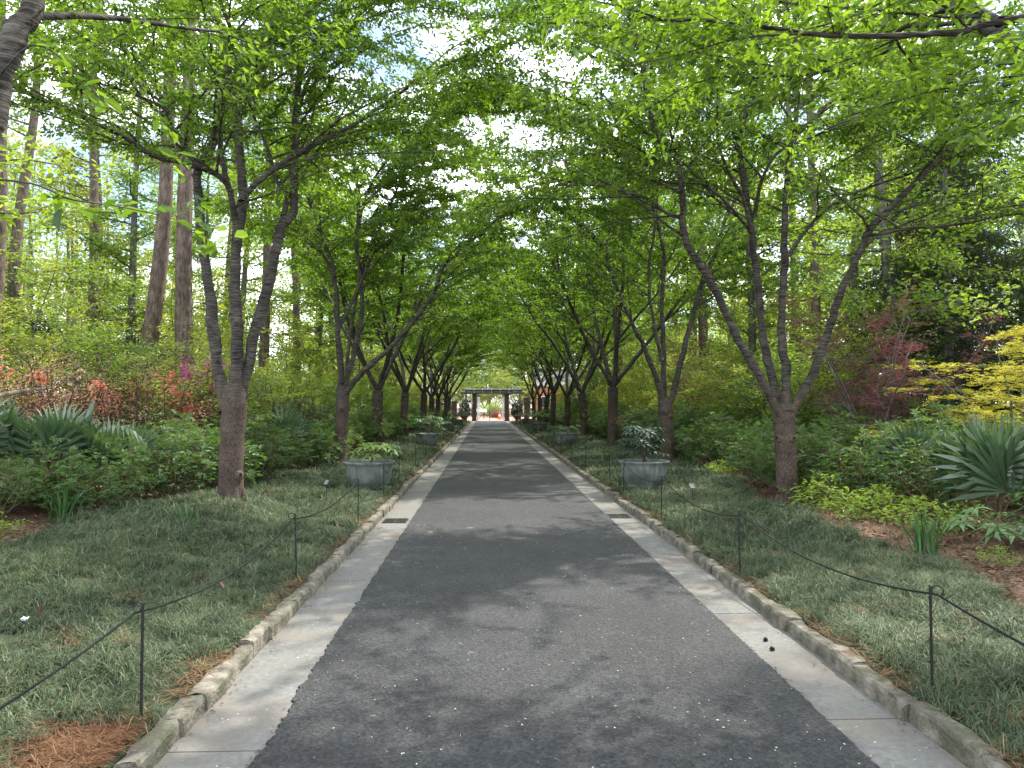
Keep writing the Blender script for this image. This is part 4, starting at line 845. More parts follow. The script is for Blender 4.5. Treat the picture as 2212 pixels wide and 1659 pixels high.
root = empty('brick_building', (11.5, 104, 0)); g = MB(); g.box(-4.5, 9, 0, 10, 0, 4.3); g.build('wall', M['brick'], root); g = MB(); g.add([(-4.9, -.5, 4.3), (9.4, -.5, 4.3), (9.4, 10.5, 4.3), (-4.9, 10.5, 4.3), (-4.9, 5, 7), (9.4, 5, 7)], [(0, 1, 5, 4), (2, 3, 4, 5), (0, 4, 3, 3), (1, 2, 5, 5)][:2] + [(0, 3, 2, 1)]); g.build('roof', M['roof'], root)
for q in range(4):
    g = MB(); x = -3.2 + q * 3.1; g.box(x - .7, x + .7, -.08, -.003, 1.2, 2.9); f = g.build('window', M['white'], root); g = MB(); g.box(x - .6, x + .6, -.10, -.083, 1.3, 2.8); g.build('pane', M['glass'], f)
tag(root, 'orange brick building half hidden behind the trees right of the gate', 'building')
root = empty('white_building', (-22, 62, 0), R(20)); g = MB(); g.box(-7, 7, 0, 6, -.5, 3.4); g.build('wall', M['white'], root); g = MB(); g.box(-7.4, 7.4, -.4, 6.4, 3.4, 3.7); g.build('roof', M['roof'], root)
for q in range(5): g = MB(); x = -5.4 + q * 2.7; g.box(x - .7, x + .7, -.04, -.003, 1, 2.4); g.build('window', M['glass'], root)
tag(root, 'low pale building glimpsed through the trees far left', 'building')

# ------------------------------------------------------------------ shrubs
def make_shrub(name, seed, h, w_, n, leaf, tmpl, lm, stems=22, flower=None, nf=0, fl=.05, aspect=1.0, shell=.55, mt_stem='stem', bare=.15):
    r = np.random.default_rng(seed); root = empty(name); st = MB(); lv = MB(); tips = []
    for q in range(stems):
        a = r.random() * 6.28; rad = w_ * math.sqrt(r.random()) * .95; z = h * (1 - .5 * (rad / w_) ** 2) * r.uniform(.7, 1.05)
        e = np.array([math.cos(a) * rad, math.sin(a) * rad, z]); b = np.array([r.normal(0, .08 * w_), r.normal(0, .08 * w_), -.05])
        m = (b + e) / 2 + r.normal(0, .07, 3) + np.array([math.cos(a), math.sin(a), 0]) * rad * .12
        P = smooth_path([b, m, e], 8); st.tube(P, np.linspace(.011, .004, 8) * (h / 1.1), 4); tips.append(P[3:])
        for k in range(3):
            p = P[r.integers(3, 7)]; e2 = p + np.array([r.normal(0, .2), r.normal(0, .2), r.uniform(.05, .3)]) * w_; Q = smooth_path([p, (p + e2) / 2 + (0, 0, .03), e2], 5); st.tube(Q, .0035 * (h / 1.1), 3); tips.append(Q[1:])
    T = np.concatenate(tips); idx = r.integers(0, len(T), n); P = T[idx] + r.normal(0, .09, (n, 3)) * w_ * (1, 1, .8)
    k = P[:, 2] > h * bare; P = P[k]; m = len(P)
    out = P - np.array([0, 0, h * .35]); out /= np.linalg.norm(out, axis=1)[:, None] + 1e-6
    d = out + r.normal(0, .55, (m, 3)); d[:, 2] = d[:, 2] * .35 - .08; nr = r.normal(0, .3, (m, 3)) + out * .45; nr[:, 2] += .9
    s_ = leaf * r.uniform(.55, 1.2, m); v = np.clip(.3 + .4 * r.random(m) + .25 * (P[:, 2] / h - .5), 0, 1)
    lv.scatter(*tmpl, P, d, nr, s_, s_ * (aspect if tmpl is not LEAF and tmpl is not DIAM else .5), v)
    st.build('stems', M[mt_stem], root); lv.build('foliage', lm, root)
    if flower:
        f = MB(); nc = max(3, nf // 14); cc = []
        top = T[T[:, 2] > h * (.82 if 'magenta' in flower else .5)]; c = top[r.integers(0, len(top), nc)]; P = np.repeat(c, 14, 0) + r.normal(0, .07, (nc * 14, 3)) + np.array([0, 0, .03]); m = len(P)
        for q in range(3):
            d = r.normal(0, 1, (m, 3)); f.scatter(*DIAM, P, d, r.normal(0, 1, (m, 3)) + (0, -.6, .6), fl * r.uniform(.7, 1.2, m), fl * .8, r.random(m))
        f.build('blossoms', M[flower], root)
    return remember(root)
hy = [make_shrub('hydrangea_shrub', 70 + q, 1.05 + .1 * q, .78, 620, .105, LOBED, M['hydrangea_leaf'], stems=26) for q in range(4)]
hyu = [False] * 4; rs = random.Random(12)
def put(protos, used_, k, x, y, s=1.0, zs=None, label='', cat='shrub', group=None, mats=None):
    o = protos[k] if (not used_[k] and not mats) else copy_tree(protos[k], None, mats)
    if not mats: used_[k] = True
    o.location = (x, y, Hs(x, y) - .02); o.rotation_euler = (0, 0, rs.random() * 6.28); o.scale = (s, s, zs or s); tag(o, label, cat, group); return o
HL = [(-5.75, 7.4, .85), (-6.6, 8.3, .8), (-5.9, 8.9, .75), (-7.6, 9.1, .8), (-6.6, 9.7, .75), (-5.6, 10.0, .75), (-4.75, 11.2, .85), (-4.9, 11.9, .95), (-4.6, 12.6, 1.05), (-5.5, 13.4, 1.15), (-4.4, 14.2, 1.05), (-5.2, 15.4, 1.2), (-4.3, 16.2, .95), (-6.4, 14.6, 1.15), (-7.0, 16, 1.2), (-8.4, 8.6, .8), (-7.2, 7.2, .8), (-6.9, 10.0, .75), (-6.1, 10.4, .75), (-5.3, 10.7, .8), (-7.7, 9.8, .8), (-5.1, 9.9, .6), (-6.2, 9.5, .6)]
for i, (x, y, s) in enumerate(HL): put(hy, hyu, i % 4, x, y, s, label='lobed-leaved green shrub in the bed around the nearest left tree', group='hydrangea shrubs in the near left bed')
HR = [(4.9, 11.6, 1.0), (5.5, 10.6, .95), (6.1, 9.5, 1.0), (5.0, 13.0, 1.05), (5.9, 12.3, 1.15), (6.8, 11.4, 1.15), (7.4, 10.0, 1.0), (5.6, 14.5, 1.1), (6.6, 13.8, 1.2), (7.7, 12.9, 1.1), (8.6, 11.8, 1.0), (5.4, 16.2, 1.0), (6.3, 16, 1.15), (7.4, 15.2, 1.15), (8.6, 14.2, 1.1)]
for i, (x, y, s) in enumerate(HR): put(hy, hyu, (i + 1) % 4, x, y, s, label='lobed-leaved green shrub in the bed behind the nearest right tree', group='hydrangea shrubs in the near right bed')
for sd in (-1, 1):
    y = 17.6
    while y < 70:
        for q in range(3):
            x = sd * ((4.3 if sd < 0 else 5.3) + q * 1.25 + rs.uniform(-.2, .3)); put(hy, hyu, rs.randrange(4), x, y + rs.uniform(-.5, .5), rs.uniform(.95, 1.3) * (1 + .08 * q), label='lobed-leaved green shrub in the far bed %s of the path' % ('left' if sd < 0 else 'right'), group='hydrangea shrubs in the far %s bed' % ('left' if sd < 0 else 'right'))
        y += rs.uniform(1.5, 2.0)
az = make_shrub('azalea_shrub', 90, 1.5, 1.15, 5200, .038, DIAM, M['russet_leaf'], stems=46, flower='flower_red', nf=60, fl=.04, mt_stem='twig', aspect=.5)
azr = make_shrub('azalea_shrub', 94, 1.5, 1.15, 4200, .040, DIAM, M['russet_leaf'], stems=46, flower='flower_red', nf=170, fl=.045, mt_stem='twig')
azg = make_shrub('azalea_shrub', 91, 2.0, 1.35, 8500, .045, DIAM, M['olive_leaf'], stems=50, mt_stem='twig')
azm = make_shrub('azalea_shrub', 92, 2.0, 1.2, 5500, .045, DIAM, M['olive_leaf'], stems=40, flower='flower_magenta', nf=230, fl=.07, mt_stem='twig')
azp = make_shrub('azalea_shrub', 93, 1.5, 1.1, 4200, .040, DIAM, M['russet_leaf'], stems=40, flower='flower_pink', nf=90, fl=.055, mt_stem='twig')
def single(o, x, y, s, lab, group='azaleas in the left bed', first=[]):
    if o.name not in first: first.append(o.name); c = o
    else: c = copy_tree(o)
    c.location = (x, y, Hs(x, y) - .05); c.rotation_euler.z = rs.random() * 6; c.scale = (s, s, s); tag(c, lab, 'azalea', group)
single(azr, -6.9, 15.4, 1.40, 'azalea dotted with scarlet flowers left of the nearest left tree'); single(az, -8.4, 14.4, 1.40, 'russet twiggy azalea behind the left palmettos'); single(az, -9.6, 13.6, 1.40, 'russet azalea bush at the far left behind the palmettos')
single(azp, -10.8, 14.6, 1.47, 'azalea with pale pink flowers near the left edge'); single(azp, -8.9, 16.6, 1.47, 'azalea with a few pale pink flowers before the pines'); single(az, -7.6, 17.2, 1.54, 'russet azalea at the foot of the two thick pines')
single(azg, -5.9, 17.3, 1.0, 'tall olive green azalea just left of the nearest left tree'); single(azg, -5.6, 19.2, 1.1, 'tall olive green azalea between the first and second left trees'); single(azg, -4.9, 20.4, .9, 'olive green azalea behind the second left tree')
single(azm, -6.95, 17.5, 1.15, 'azalea with bright magenta blossom beside the thick pines'); single(azr, -6.3, 22.5, 1.05, 'scarlet-flowered azalea seen between the first two left trees'); single(azp, -12.2, 13.6, 1.40, 'pink-dotted azalea cut by the left edge')
# palmettos
def make_palmetto(seed, n, rad, h, lm):
    r = np.random.default_rng(seed); root = empty('palmetto'); st = MB(); lv = MB()
    for q in range(n):
        a = (-1.57 if q % 3 else 1.57) + r.uniform(-1.15, 1.15); el = r.uniform(.85, 1.4); L_ = h * r.uniform(.65, 1.0)
        d = np.array([math.cos(a) * math.cos(el), math.sin(a) * math.cos(el), math.sin(el)]); e = d * L_
        P = smooth_path([(0, 0, 0), e * .5 + np.array([0, 0, .06]), e], 6); st.tube(P, np.linspace(.014, .008, 6), 5)
        d2 = unit(d + np.array([0, 0, .1])); sidev = unit(np.cross(d2, [0, 0, 1])); nrm = np.cross(sidev, d2)
        m = 30; f = rad * r.uniform(.8, 1.1); fold = r.random() < .15; b = r.normal(0, .25); hue = np.clip(r.normal(.5, .22), 0, 1)
        for k in range(m):
            th = (k / (m - 1) - .5) * 3.7; dd = d2 * math.cos(th) + sidev * math.sin(th) + nrm * (.16 * math.cos(th) + b * .3); ll = f * (1 - .25 * abs(k / (m - 1) - .5))
            wv = np.cross(nrm, dd); wv /= np.linalg.norm(wv); p0 = e; V = []
            tw = .5 * (-1) ** k
            for u, ww, dz in ((0, .004, 0), (.38, .022, 0), (.64, .026, -.012), (.86, .010, -.05 if not fold else -.35), (1.0, .001, -.09 if not fold else -.7)):
                c = p0 + unit(dd) * ll * u * (1 if not fold or u < .7 else .9) + np.array([0, 0, dz * ll * .8]); V += [c + wv * ww + nrm * ww * tw, c - wv * ww - nrm * ww * tw]
            lv.add(V, [(0, 1, 3, 2), (2, 3, 5, 4), (4, 5, 7, 6), (6, 7, 9, 8)], float(np.clip(hue + r.normal(0, .08), 0, 1)))
    st.build('stems', M['stem'], root); lv.build('fronds', lm, root); return remember(root)
for i, (x, y, n, rad, h, k, lab) in enumerate(((-7.2, 10.7, 12, .74, 1.0, 'palmetto_leaf', 'broad palmetto fans cut by the left edge'), (-6.45, 11.2, 12, .72, .98, 'palmetto_leaf', 'palmetto with a drooping pale frond, middle of the left clump'), (-5.65, 11.6, 12, .70, .98, 'palmetto_leaf', 'palmetto fans at the right end of the left clump'),
        (-4.75, 17.3, 11, .62, 1.0, 'palmetto_blue', 'blue-grey palmetto between the first and second left trees'), (6.25, 8.9, 10, .78, .75, 'palmetto_blue', 'large blue-grey palmetto spreading at the right edge'), (7.0, 8.2, 12, .72, .8, 'palmetto_leaf', 'green palmetto cut by the right edge'),
        (6.45, 10.9, 10, .65, .75, 'palmetto_blue', 'silvery palmetto behind the large one at the right'), (8.3, 15.5, 9, .6, .8, 'palmetto_blue', 'small far palmetto below the red maple'))):
    o = make_palmetto(120 + i, n - 1, rad, h, M[k]); o.location = (x, y, Hs(x, y)); tag(o, lab, 'palmetto', 'palmettos in the beds')
# strap-leaved clumps
def make_iris(seed, n, h, fl=0):
    r = np.random.default_rng(seed); root = empty('iris_clump'); lv = MB(); p = np.stack([r.normal(0, .07, n), r.normal(0, .07, n), 0 * np.arange(n)], -1); d = np.stack([r.normal(0, .22, n), r.normal(0, .22, n), np.ones(n)], -1)
    nr = np.stack([p[:, 0] * -1, p[:, 1] * -1, .01 + 0 * p[:, 0]], -1) + r.normal(0, .02, (n, 3)); lv.scatter([(0, .5, 0), (0, -.5, 0), (.4, .5, .0), (.4, -.5, .0), (.75, .4, -.06), (.75, -.4, -.06), (1, .05, -.2), (1, -.05, -.2)], BLADE[1], p, d, nr, h * r.uniform(.6, 1.1, n), .02, r.random(n)); lv.build('leaves', M['iris_leaf'], root)
    if fl:
        f = MB(); P = np.stack([r.normal(0, .14, fl), r.normal(0, .1, fl), h * r.uniform(.75, 1.05, fl)], -1)
        for q in range(6): f.scatter(*DIAM, P, r.normal(0, 1, (fl, 3)), r.normal(0, 1, (fl, 3)), .06, .04, r.random(fl))
        f.build('blossoms', M['flower_white'], root)
    return remember(root)
for i, (x, y, n, h, f, lab) in enumerate(((4.33, 7.2, 46, .48, 0, 'dark upright strap-leaved clump on the mulch near the right palmetto'), (-5.2, 9.3, 50, .42, 0, 'strap-leaved clump at the edge of the left grass'), (5.15, 18.6, 60, .6, 9, 'iris clump with white flowers right of the second right tree'), (5.8, 17.9, 60, .55, 5, 'iris clump with few white flowers beside the flowering one'),
        (5.3, 20.0, 60, .6, 0, 'flowerless iris clump behind the second right tree'), (-3.4, 8.6, 14, .22, 0, 'small bright tuft growing in the lit left grass'))):
    o = make_iris(150 + i, n, h, f); o.location = (x, y, Hs(x, y)); tag(o, lab, 'iris')
# fatsia and broad leaved plants at the right edge, low bright herbs at the right tree
for i, (x, y, h, sp, n, lf, lab) in enumerate(((5.35, 7.55, .35, .55, 26, .24, 'broad pale fatsia on the mulch in front of the right palmetto'), (6.1, 7.3, .55, .6, 30, .26, 'tall fatsia cut by the right edge'), (5.7, 6.6, .25, .5, 20, .22, 'low fatsia at the right edge of the grass'))):
    o = make_fatsia(60 + i, h, sp, n, lf); o.location = (x, y, Hs(x, y)); tag(o, lab, 'fatsia', 'fatsias in the right bed')
herb = make_shrub('woodland_herb', 97, .42, .42, 420, .07, LEAF, M['lime_leaf'], stems=18, bare=.05); remember(herb); hf = True
for i, (x, y, s) in enumerate(((4.75, 10.2, 1.1), (5.1, 9.3, 1), (4.6, 9.3, .8), (5.0, 8.4, .9), (4.85, 10.9, 1.1), (5.5, 9.9, 1), (-5.9, 7.9, .6), (-5.3, 8.2, .6), (-6.2, 6.9, .7), (-5.7, 6.6, .6), (4.7, 6.7, .4), (5.6, 8.5, .8), (4.5, 14.3, .7), (5.0, 15.2, .8))):
    o = herb if hf else copy_tree(herb); hf = False; o.location = (x, y, Hs(x, y)); o.rotation_euler.z = i; o.scale = (s, s, s); sd_ = 'right' if x > 0 else 'left'
    tag(o, 'low bright green leafy plant at the edge of the %s grass' % sd_, 'plant', 'low plants edging the %s grass' % sd_)

# ------------------------------------------------------------------ small maples, hemlocks, woodland
def make_small_tree(name, seed, h, w_, lm, leaf, n_limb=6, per_m=38, tiers=False, tmpl=MAPLE, bark='grey_bark', z0=.6, lean=0):
    r = np.random.default_rng(seed); root = empty(name); wood = MB(); segs = []
    for q in range(n_limb):
        a = q * 2.4 + r.normal(0, .2); el = r.uniform(.5, 1.25); L_ = math.hypot(w_, h) * r.uniform(.6, .85)
        d = np.array([math.cos(a) * math.cos(el), math.sin(a) * math.cos(el), math.sin(el)]); P = branch_pts(r, (0, 0, z0 * .6), d, L_ * .95, 9, up=.02 if not tiers else -.06, wob=.12); P[:, 2] = np.minimum(P[:, 2], h)
        wood.tube(P, np.linspace(.03, .007, 10), 5)
        for k in range(2, 10):
            for e in range(2):
                b = r.random() * 6.28; dd = np.array([math.cos(b), math.sin(b), r.uniform(-.05, .12 if tiers else .5)]) + unit(P[k] - P[k - 1]) * .3
                Q = branch_pts(r, P[k], dd, w_ * r.uniform(.25, .6), 5, up=-.02, wob=.15); wood.tube(Q, np.linspace(.008, .003, 6), 3); segs += [(Q[i], Q[i + 1]) for i in range(1, 5)]
                for s_ in range(2): c = r.random() * 6.28; Q2 = branch_pts(r, Q[2 + s_], (math.cos(c), math.sin(c), .05), w_ * .22, 3, wob=.1); wood.tube(Q2, .003, 3); segs += [(Q2[i], Q2[i + 1]) for i in range(3)]
    wood.tube([(0, 0, -.1), (.02, 0, z0 * .4), (0, 0, z0 * .8)], [.06, .05, .045], 8)
    lv = MB(); S = np.array([a for a, b in segs]); E = np.array([b for a, b in segs]); Ls = np.linalg.norm(E - S, axis=1); N = int(Ls.sum() * per_m)
    idx = r.choice(len(Ls), N, p=Ls / Ls.sum()); t = r.random((N, 1)); P = S[idx] * (1 - t) + E[idx] * t + r.normal(0, .05, (N, 3)) * (1, 1, .35 if tiers else 1)
    b = r.random(N) * 6.28; d = np.stack([np.cos(b), np.sin(b), r.normal(-.1, .2, N)], -1); nr = r.normal(0, .22 if tiers else .5, (N, 3)); nr[:, 2] += 1
    s_ = leaf * r.uniform(.6, 1.2, N); lv.scatter(*tmpl, P, d, nr, s_, s_ * (1 if tmpl is MAPLE else .5), r.random(N))
    wood.build('trunk', M[bark], root, smooth=True); lv.build('crown', lm, root); return remember(root)
o = make_small_tree('red_maple', 1, 3.9, 1.8, M['red_leaf'], .056, 9, 32); o.location = (7.6, 14.2, Hs(7.6, 14.2)); tag(o, 'small maple with dark red and purple leaves on bare twigs', 'maple')
o = make_small_tree('golden_maple', 2, 2.5, 2.0, M['gold_leaf'], .075, 8, 34, tiers=True); o.location = (9.0, 12.4, Hs(9, 12.4)); tag(o, 'low golden yellow maple with flat tiers at the right edge', 'maple')
o = make_small_tree('red_maple', 5, 4.6, 2.0, M['red_leaf'], .08, 7, 22); o.location = (7.5, 25.5, Hs(7.5, 25)); tag(o, 'distant thin red-leaved tree seen between the right cherry trees', 'maple')
sm = [make_small_tree('understory_tree', 10 + q, 5.2, 2.4, M['yellowgreen_leaf'], .10, 8, 26, tmpl=LEAF) for q in range(2)]; smu = [False, False]
under = [(-11.5, 18, 1.0), (-13.5, 21.5, 1.1), (-9.8, 23, 1.0), (-10.2, 27, 1.1), (-12.5, 31, 1.2), (-7.5, 27.5, .8), (-15.5, 17.5, 1.0), (-8.3, 33, 1.1), (-8.8, 40, 1.2), (-8.5, 48, 1.2), (-9, 57, 1.3), (-13, 38, 1.3), (-18, 24, 1.1), (-8, 66, 1.3),
         (8.0, 19.5, .85), (9.5, 22.5, 1.1), (8.6, 27.5, .9), (10.5, 18.5, .9), (10.8, 29, 1.2), (8.4, 33, 1.1), (8.3, 38.5, 1.1), (11.5, 36, 1.3), (8.8, 45, 1.2), (9.2, 52, 1.3), (8.5, 60, 1.2), (12, 47, 1.3), (13, 25, 1.2), (14.5, 33, 1.2), (9, 67, 1.3)]
# second layer of each copy: small trees share a label by zone
for i, (x, y, s) in enumerate(under):
    sd_ = 'left' if x < 0 else 'right'; k = i % 2
    mats = {'crown': M['hardwood_leaf']} if i % 3 == 1 else None
    o = put(sm, smu, k, x, y, s, label='small pale green understory tree in the wood %s of the path' % sd_, cat='tree', group='understory trees %s of the path' % sd_, mats=mats)
lo = [make_small_tree('spicebush', 20 + q, 2.7, 1.6, M['hardwood_leaf'], .075, 9, 46, tmpl=LEAF, z0=.15) for q in range(2)]; lou = [False, False]
for sd in (-1, 1):
    y = 16.5 if sd < 0 else 17.5
    while y < 70:
        for q in range(2 if y < 45 else 1):
            x = sd * ((6.6 if sd < 0 else 7.6) + q * 2.3 + rs.uniform(-.5, .5)); k = rs.randrange(2)
            put(lo, lou, k, x, y + rs.uniform(-.7, .7), rs.uniform(.85, 1.25), label='loose fresh green shrub behind the %s cherry row' % ('left' if sd < 0 else 'right'), group='fresh green shrubs behind the %s cherry row' % ('left' if sd < 0 else 'right'), mats={'crown': M['yellowgreen_leaf']} if rs.random() < .4 else None)
        y += rs.uniform(2.3, 3.2)
# broad dark evergreens
evg = make_shrub('evergreen_bush', 98, 4.6, 2.2, 6500, .15, LEAF, M['evergreen_leaf'], stems=60, mt_stem='twig', bare=.02)
eu = [False]
for x, y, s, z, lab in ((-14.5, 22.5, .9, .9, 'dark glossy evergreen behind the left azaleas, far left'), (-12, 24.5, .9, .8, 'dark evergreen left of the leaning pine'), (-7.8, 44, 1, 1, 'dark evergreen behind the fourth left cherry tree'), (-16.8, 20.5, .9, 1, 'dark evergreen near the left edge'), (7.5, 50, 1, .9, 'dark evergreen behind the fifth right cherry tree'), (-7.6, 52, 1, 1, 'dark evergreen behind the fifth left cherry tree')):
    put([evg], eu, 0, x, y, s, z, lab, 'evergreen', 'dark evergreens')
def make_hemlock(seed, h, w_):
    r = np.random.default_rng(seed); root = empty('hemlock_tree'); wood = MB(); lv = MB(); wood.tube([(0, 0, -.1), (0, 0, h * .5), (0, 0, h)], [.2, .12, .02], 8); segs = []
    z = .5
    while z < h - .4:
        a = r.random() * 6.28; L_ = w_ * (1 - z / h) ** .7 * r.uniform(.75, 1.1); P = branch_pts(r, (0, 0, z), (math.cos(a), math.sin(a), .12), L_, 7, up=-.06, wob=.05); wood.tube(P, np.linspace(.022, .005, 8), 4)
        for k in range(1, 8):
            for sg in (-1, 1):
                T = unit(P[k] - P[k - 1]); S = unit(np.cross(T, [0, 0, 1])) * sg; Q = branch_pts(r, P[k], T * .7 + S + (0, 0, -.1), L_ * .32 * r.uniform(.6, 1.2), 4, up=-.08, wob=.08); segs += [(Q[i], Q[i + 1]) for i in range(4)]
        z += .06
    leaf_cloud(lv, segs, r, 60, .11, .03, DIAM, jitter=.035, droop=.45, vrange=(0, 1)); wood.build('trunk', M['grey_bark'], root); lv.build('crown', M['hemlock_leaf'], root); return remember(root)
hm = make_hemlock(5, 10.5, 3.2)
for i, (x, y, s, lab) in enumerate(((11.3, 17.8, 1, 'big grey-green hemlock behind the red maple'), (14.5, 16.5, 1.05, 'hemlock behind the golden maple'), (14.2, 21.5, 1.15, 'tall hemlock filling the gap behind the other two'), (17.5, 20, 1.1, 'hemlock at the right edge'), (17.5, 14.5, .9, 'nearer hemlock cut by the right edge'))):
    o = hm if i == 0 else copy_tree(hm); o.location = (x, y, Hs(x, y)); o.rotation_euler.z = i * 1.3; o.scale = (s, s, s); tag(o, lab, 'hemlock', 'hemlocks on the right')
# tall forest trees
def make_tall(name, seed, h, r0, kind, lm, bark):
    r = np.random.default_rng(seed); root = empty(name); wood = MB(); lv = MB(); segs = []
    P = smooth_path([(0, 0, -.2), (r.normal(0, .15), r.normal(0, .15), h * .3), (r.normal(0, .3), r.normal(0, .3), h * .65), (r.normal(0, .5), r.normal(0, .5), h)], 14); wood.tube(P, np.r_[r0 * 1.35, np.linspace(r0, r0 * .3, 13)], 12, rough=.08, rs=r)
    z = h * (.55 if kind == 'pine' else .22)
    while z < h:
        i = min(int(z / h * 13), 12); f = z / h * 13 - i; p = P[i] * (1 - f) + P[i + 1] * f; a = r.random() * 6.28
        L_ = (h * .16 if kind == 'pine' else h * .25 * (1.1 - .5 * z / h)) * r.uniform(.6, 1.1); Q = branch_pts(r, p, (math.cos(a), math.sin(a), r.uniform(.05, .5)), L_, 6, up=.02, wob=.14); wood.tube(Q, np.linspace(.045, .01, 7), 5)
        for k in range(1, 7):
            for e in range(2 if kind == 'pine' else 3):
                b = r.random() * 6.28; K = branch_pts(r, Q[k], (math.cos(b), math.sin(b), .15), L_ * .3 * r.uniform(.5, 1.2), 3, wob=.15); wood.tube(K, .007, 3); segs += [(K[i], K[i + 1]) for i in range(3)]
        z += h * (.028 if kind == 'pine' else .022)
    if kind == 'pine': leaf_cloud(lv, segs, r, 44, .20, .022, DIAM, jitter=.12, droop=0, flat=0)
    else: leaf_cloud(lv, segs, r, 26, .155, .085, LEAF, jitter=.16, droop=.25)
    wood.build('trunk', M[bark], root, smooth=True); lv.build('crown', lm, root); return remember(root)
pine = [make_tall('pine_tree', 300 + q, 19, .26, 'pine', M['pine_needle'], 'pine_bark') for q in range(2)]
hard = [make_tall('hardwood_tree', 310 + q, 15, .17, 'hard', M['hardwood_leaf'], 'grey_bark') for q in range(3)]
pu = [False] * 2; hu = [False] * 3
def tall(protos, us, k, x, y, s, rad, lab, lean=0, grp=None, mats=None):
    o = put(protos, us, k, x, y, s, None, lab, 'tree', grp, mats); o.scale = (rad, rad, s); o.rotation_euler = (0, lean, 0 if abs(lean) > .05 else o.rotation_euler.z); return o
tall(pine, pu, 0, -8.2, 20.4, 1, 1.0, 'thick straight pine with pinkish scaly bark', 0, 'tall pines left of the path')
tall(pine, pu, 1, -9.9, 21.2, 1, .95, 'dark leaning pine trunk crossing behind the straight one', .13, 'tall pines left of the path')
for x, y, rad, lab in ((-13.6, 20.6, .75, 'grey pine trunk at the left edge'), (-17.2, 27.5, .9, 'pine trunk behind the one at the left edge'), (-14.8, 28, .8, 'pine between the left edge and the leaning pine'), (-8.9, 29.5, .85, 'pine behind the nearest left cherry, close beside its right stem'), (-9.2, 36, .8, 'far pine in the gap between the first two left cherries'), (-18.6, 24, 1.0, 'broad pine just inside the left edge'), (-12.2, 36, 1, 'far pine behind the thick straight pine')):
    tall(pine, pu, rs.randrange(2), x, y, 1, rad, lab, rs.uniform(-.03, .03), 'tall pines left of the path')
for x, y, rad, lab in ((10.3, 22.5, .62, 'pale straight trunk seen through the nearest right cherry tree'), (9.2, 30.5, .9, 'reddish pine trunk behind the second right cherry tree'), (12.4, 29, .8, 'pine right of the reddish one'), (10.2, 37, .9, 'far pine right of the path'), (7.9, 43, .8, 'pine close behind the far right cherry row')):
    tall(pine, pu, rs.randrange(2), x, y, 1, rad, lab, rs.uniform(-.03, .03), 'tall pines right of the path')
fl = [(-9, 15.5), (-12.5, 26.5), (-16.5, 31.5), (-11, 33.5), (-20.5, 27), (-15, 40), (-8.6, 38), (-9.4, 45.5), (-13, 50), (-9.8, 55), (-9.5, 63), (-14, 62), (-24, 36), (-19, 45), (-22, 20.5), (-9, 71)]
fr = [(9.4, 15.8), (8.8, 24.5), (12.2, 24), (15.5, 27), (11, 33), (16.5, 36), (9.4, 39.5), (13.5, 41), (9.4, 48), (13.8, 53), (9.8, 56.5), (9.4, 64.5), (14.5, 64), (20, 30), (21, 42), (18, 50), (10, 72), (21, 22)]
fl += [(-11.5, 14.2), (-15.5, 17.5), (-19, 19)]; fr += [(10.6, 10.4), (8.6, 3.6), (9.6, 17.2)]  # right extras nearest the camera: trunks out of view, added to shade the path
for i, (x, y) in enumerate(fl + fr):
    sd_ = 'left' if x < 0 else 'right'; y2 = {0: y}.get(-1, y)
    if (x, y) in ((-9, 15.5), (9.4, 15.8)): continue
    tall(hard, hu, i % 3, x, y, rs.uniform(.8, 1.15), rs.uniform(.9, 1.15), 'tall light green hardwood in the wood %s of the path' % sd_, rs.uniform(-.03, .03), 'hardwood trees %s of the path' % sd_, {'crown': M['yellowgreen_leaf']} if i % 4 == 2 else None)
for i, (x, y, s) in enumerate(((-6, 112, 1.1), (-1.5, 120, 1.0), (3, 116, 1.05), (7, 122, 1.1), (-11, 108, 1.1), (12, 118, 1.0), (.5, 135, 1.3), (-8, 130, 1.3), (9, 138, 1.3), (17, 112, 1.2), (-17, 115, 1.2), (5, 108, .55), (-3.5, 106, .5))):
    tall(hard, hu, i % 3, x, y, s, s * 1.2, 'pale green tree beyond the brick plaza', 0, 'trees beyond the plaza')
for i, (x, y, s) in enumerate(((-9, 104, 1.7), (-5.5, 110, 2.0), (-2.2, 107, 1.8), (1.2, 112, 2.1), (4.2, 106, 1.6), (7.5, 112, 2.2), (-13, 112, 2.3), (-.5, 122, 2.8), (5, 124, 2.8), (-6, 126, 2.8), (11, 116, 2.4))):
    put(sm, smu, i % 2, x, y, s, label='rounded pale green tree behind the railing beyond the plaza', cat='tree', group='small trees beyond the plaza', mats={'crown': M['hardwood_leaf']} if i % 2 else None)
lime = make_shrub('lime_shrub', 130, 2.0, 1.9, 5200, .10, LEAF, M['lime_leaf'], stems=40); lime.location = (.9, 96.5, 0); lime.scale = (1.5, 1, 1.1); tag(lime, 'large lime green shrub beyond the plaza, in the gate opening', 'shrub')
redb = make_shrub('red_leaved_shrub', 131, 1.0, 1.2, 2400, .08, LEAF, M['red_leaf'], stems=30); redb.location = (1.3, 92, 0); tag(redb, 'reddish low shrub on the plaza in front of the lime one', 'shrub')
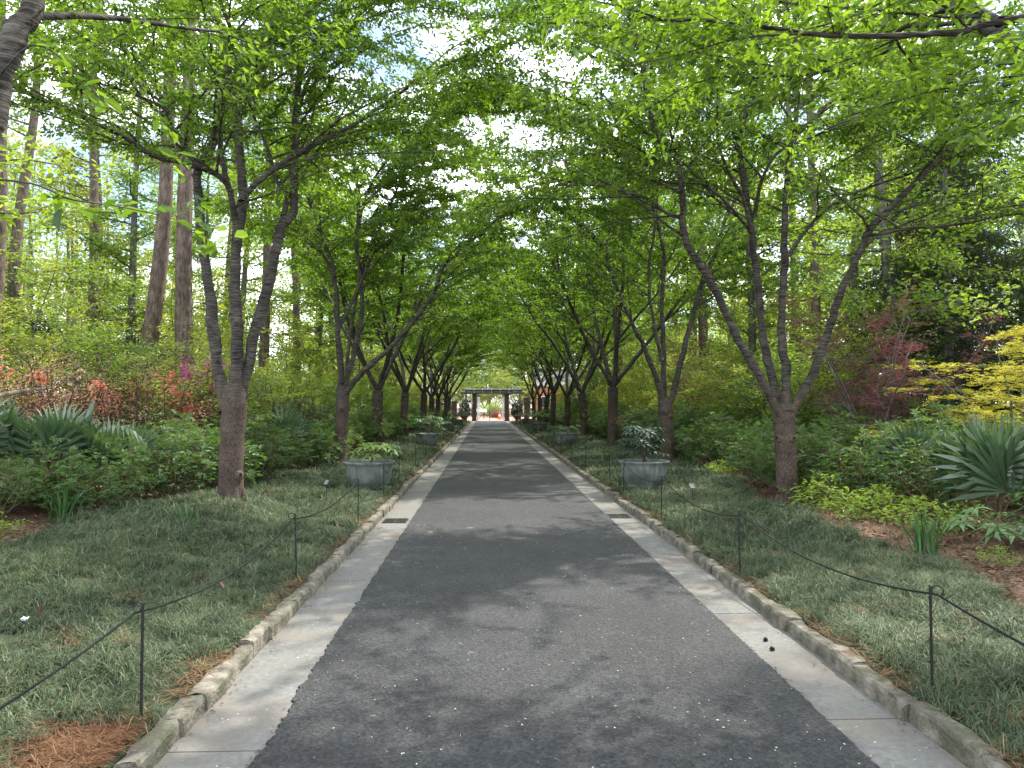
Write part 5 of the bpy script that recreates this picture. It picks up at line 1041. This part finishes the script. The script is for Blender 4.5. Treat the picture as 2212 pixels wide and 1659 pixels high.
# far wood closing the view
def far_wood(side):
    r = np.random.default_rng(400 + side); wd_ = MB(); g = MB()
    n = 130 if side > 0 else 95
    for q in range(n):
        y = r.uniform(22, 125); x = side * (r.uniform(24, 46) if y < 75 else r.uniform(14, 46)); h = r.uniform(10, 16); m = int(r.integers(380, 620))
        z0 = Hs(x, min(y, 70)); P = smooth_path([(x, y, z0 - .3), (x + r.normal(0, .3), y, z0 + h * .5), (x + r.normal(0, .5), y, z0 + h)], 5); wd_.tube(P, np.linspace(.16, .04, 5), 6)
        lo = .08 if side > 0 else .22
        c = np.stack([r.normal(0, 1, m), r.normal(0, 1, m), r.uniform(lo, 1, m)], -1); wz = np.sin(np.clip(c[:, 2], 0, 1) * 2.7 + .35)
        P = np.stack([x + c[:, 0] * 1.7 * wz, y + c[:, 1] * 1.7 * wz, z0 + c[:, 2] * h * 1.05], -1); d = r.normal(0, 1, (m, 3)); d[:, 2] -= .3; nr = r.normal(0, .7, (m, 3)); nr[:, 2] += .6
        g.scatter(*LEAF, P, d, nr, r.uniform(.22, .40, m), .17, np.clip(r.random() * .6 + r.random(m) * .4, 0, 1))
    o = g.build('far_wood', M['yellowgreen_leaf'] if side < 0 else M['hardwood_leaf']); tag(o, 'pale green far wood closing the view %s of the path' % ('left' if side < 0 else 'right'), 'wood', kind='stuff')
    wd_.build('far_trunks', M['grey_bark'], o)
far_wood(-1); far_wood(1)
# bleached log at the left
g = MB(); a = pt(-60, 872, 13.2); b_ = pt(110, 838, 14.0); g.tube(smooth_path([a, (Vector(a) + Vector(b_)) / 2 + Vector((0, 0, .05)), b_], 8), np.linspace(.055, .025, 8), 10, rough=.15, rs=rng); tag(g.build('fallen_log', M['log'], smooth=True), 'bleached fallen branch lying among the azaleas at the left edge', 'log')

# each repeat gets a label of its own: its place counted from the camera
from collections import defaultdict
same = defaultdict(list)
for o in bpy.data.objects:
    if o.parent is None and 'label' in o and 'group' in o: same[o['label']].append(o)
for lab, os_ in same.items():
    if len(os_) > 1:
        os_.sort(key=lambda o: (o.location.x ** 2 + o.location.y ** 2))
        for i, o in enumerate(os_): o['label'] = lab + ', ' + ordinal(i) + (' nearest' if i else ' and nearest')
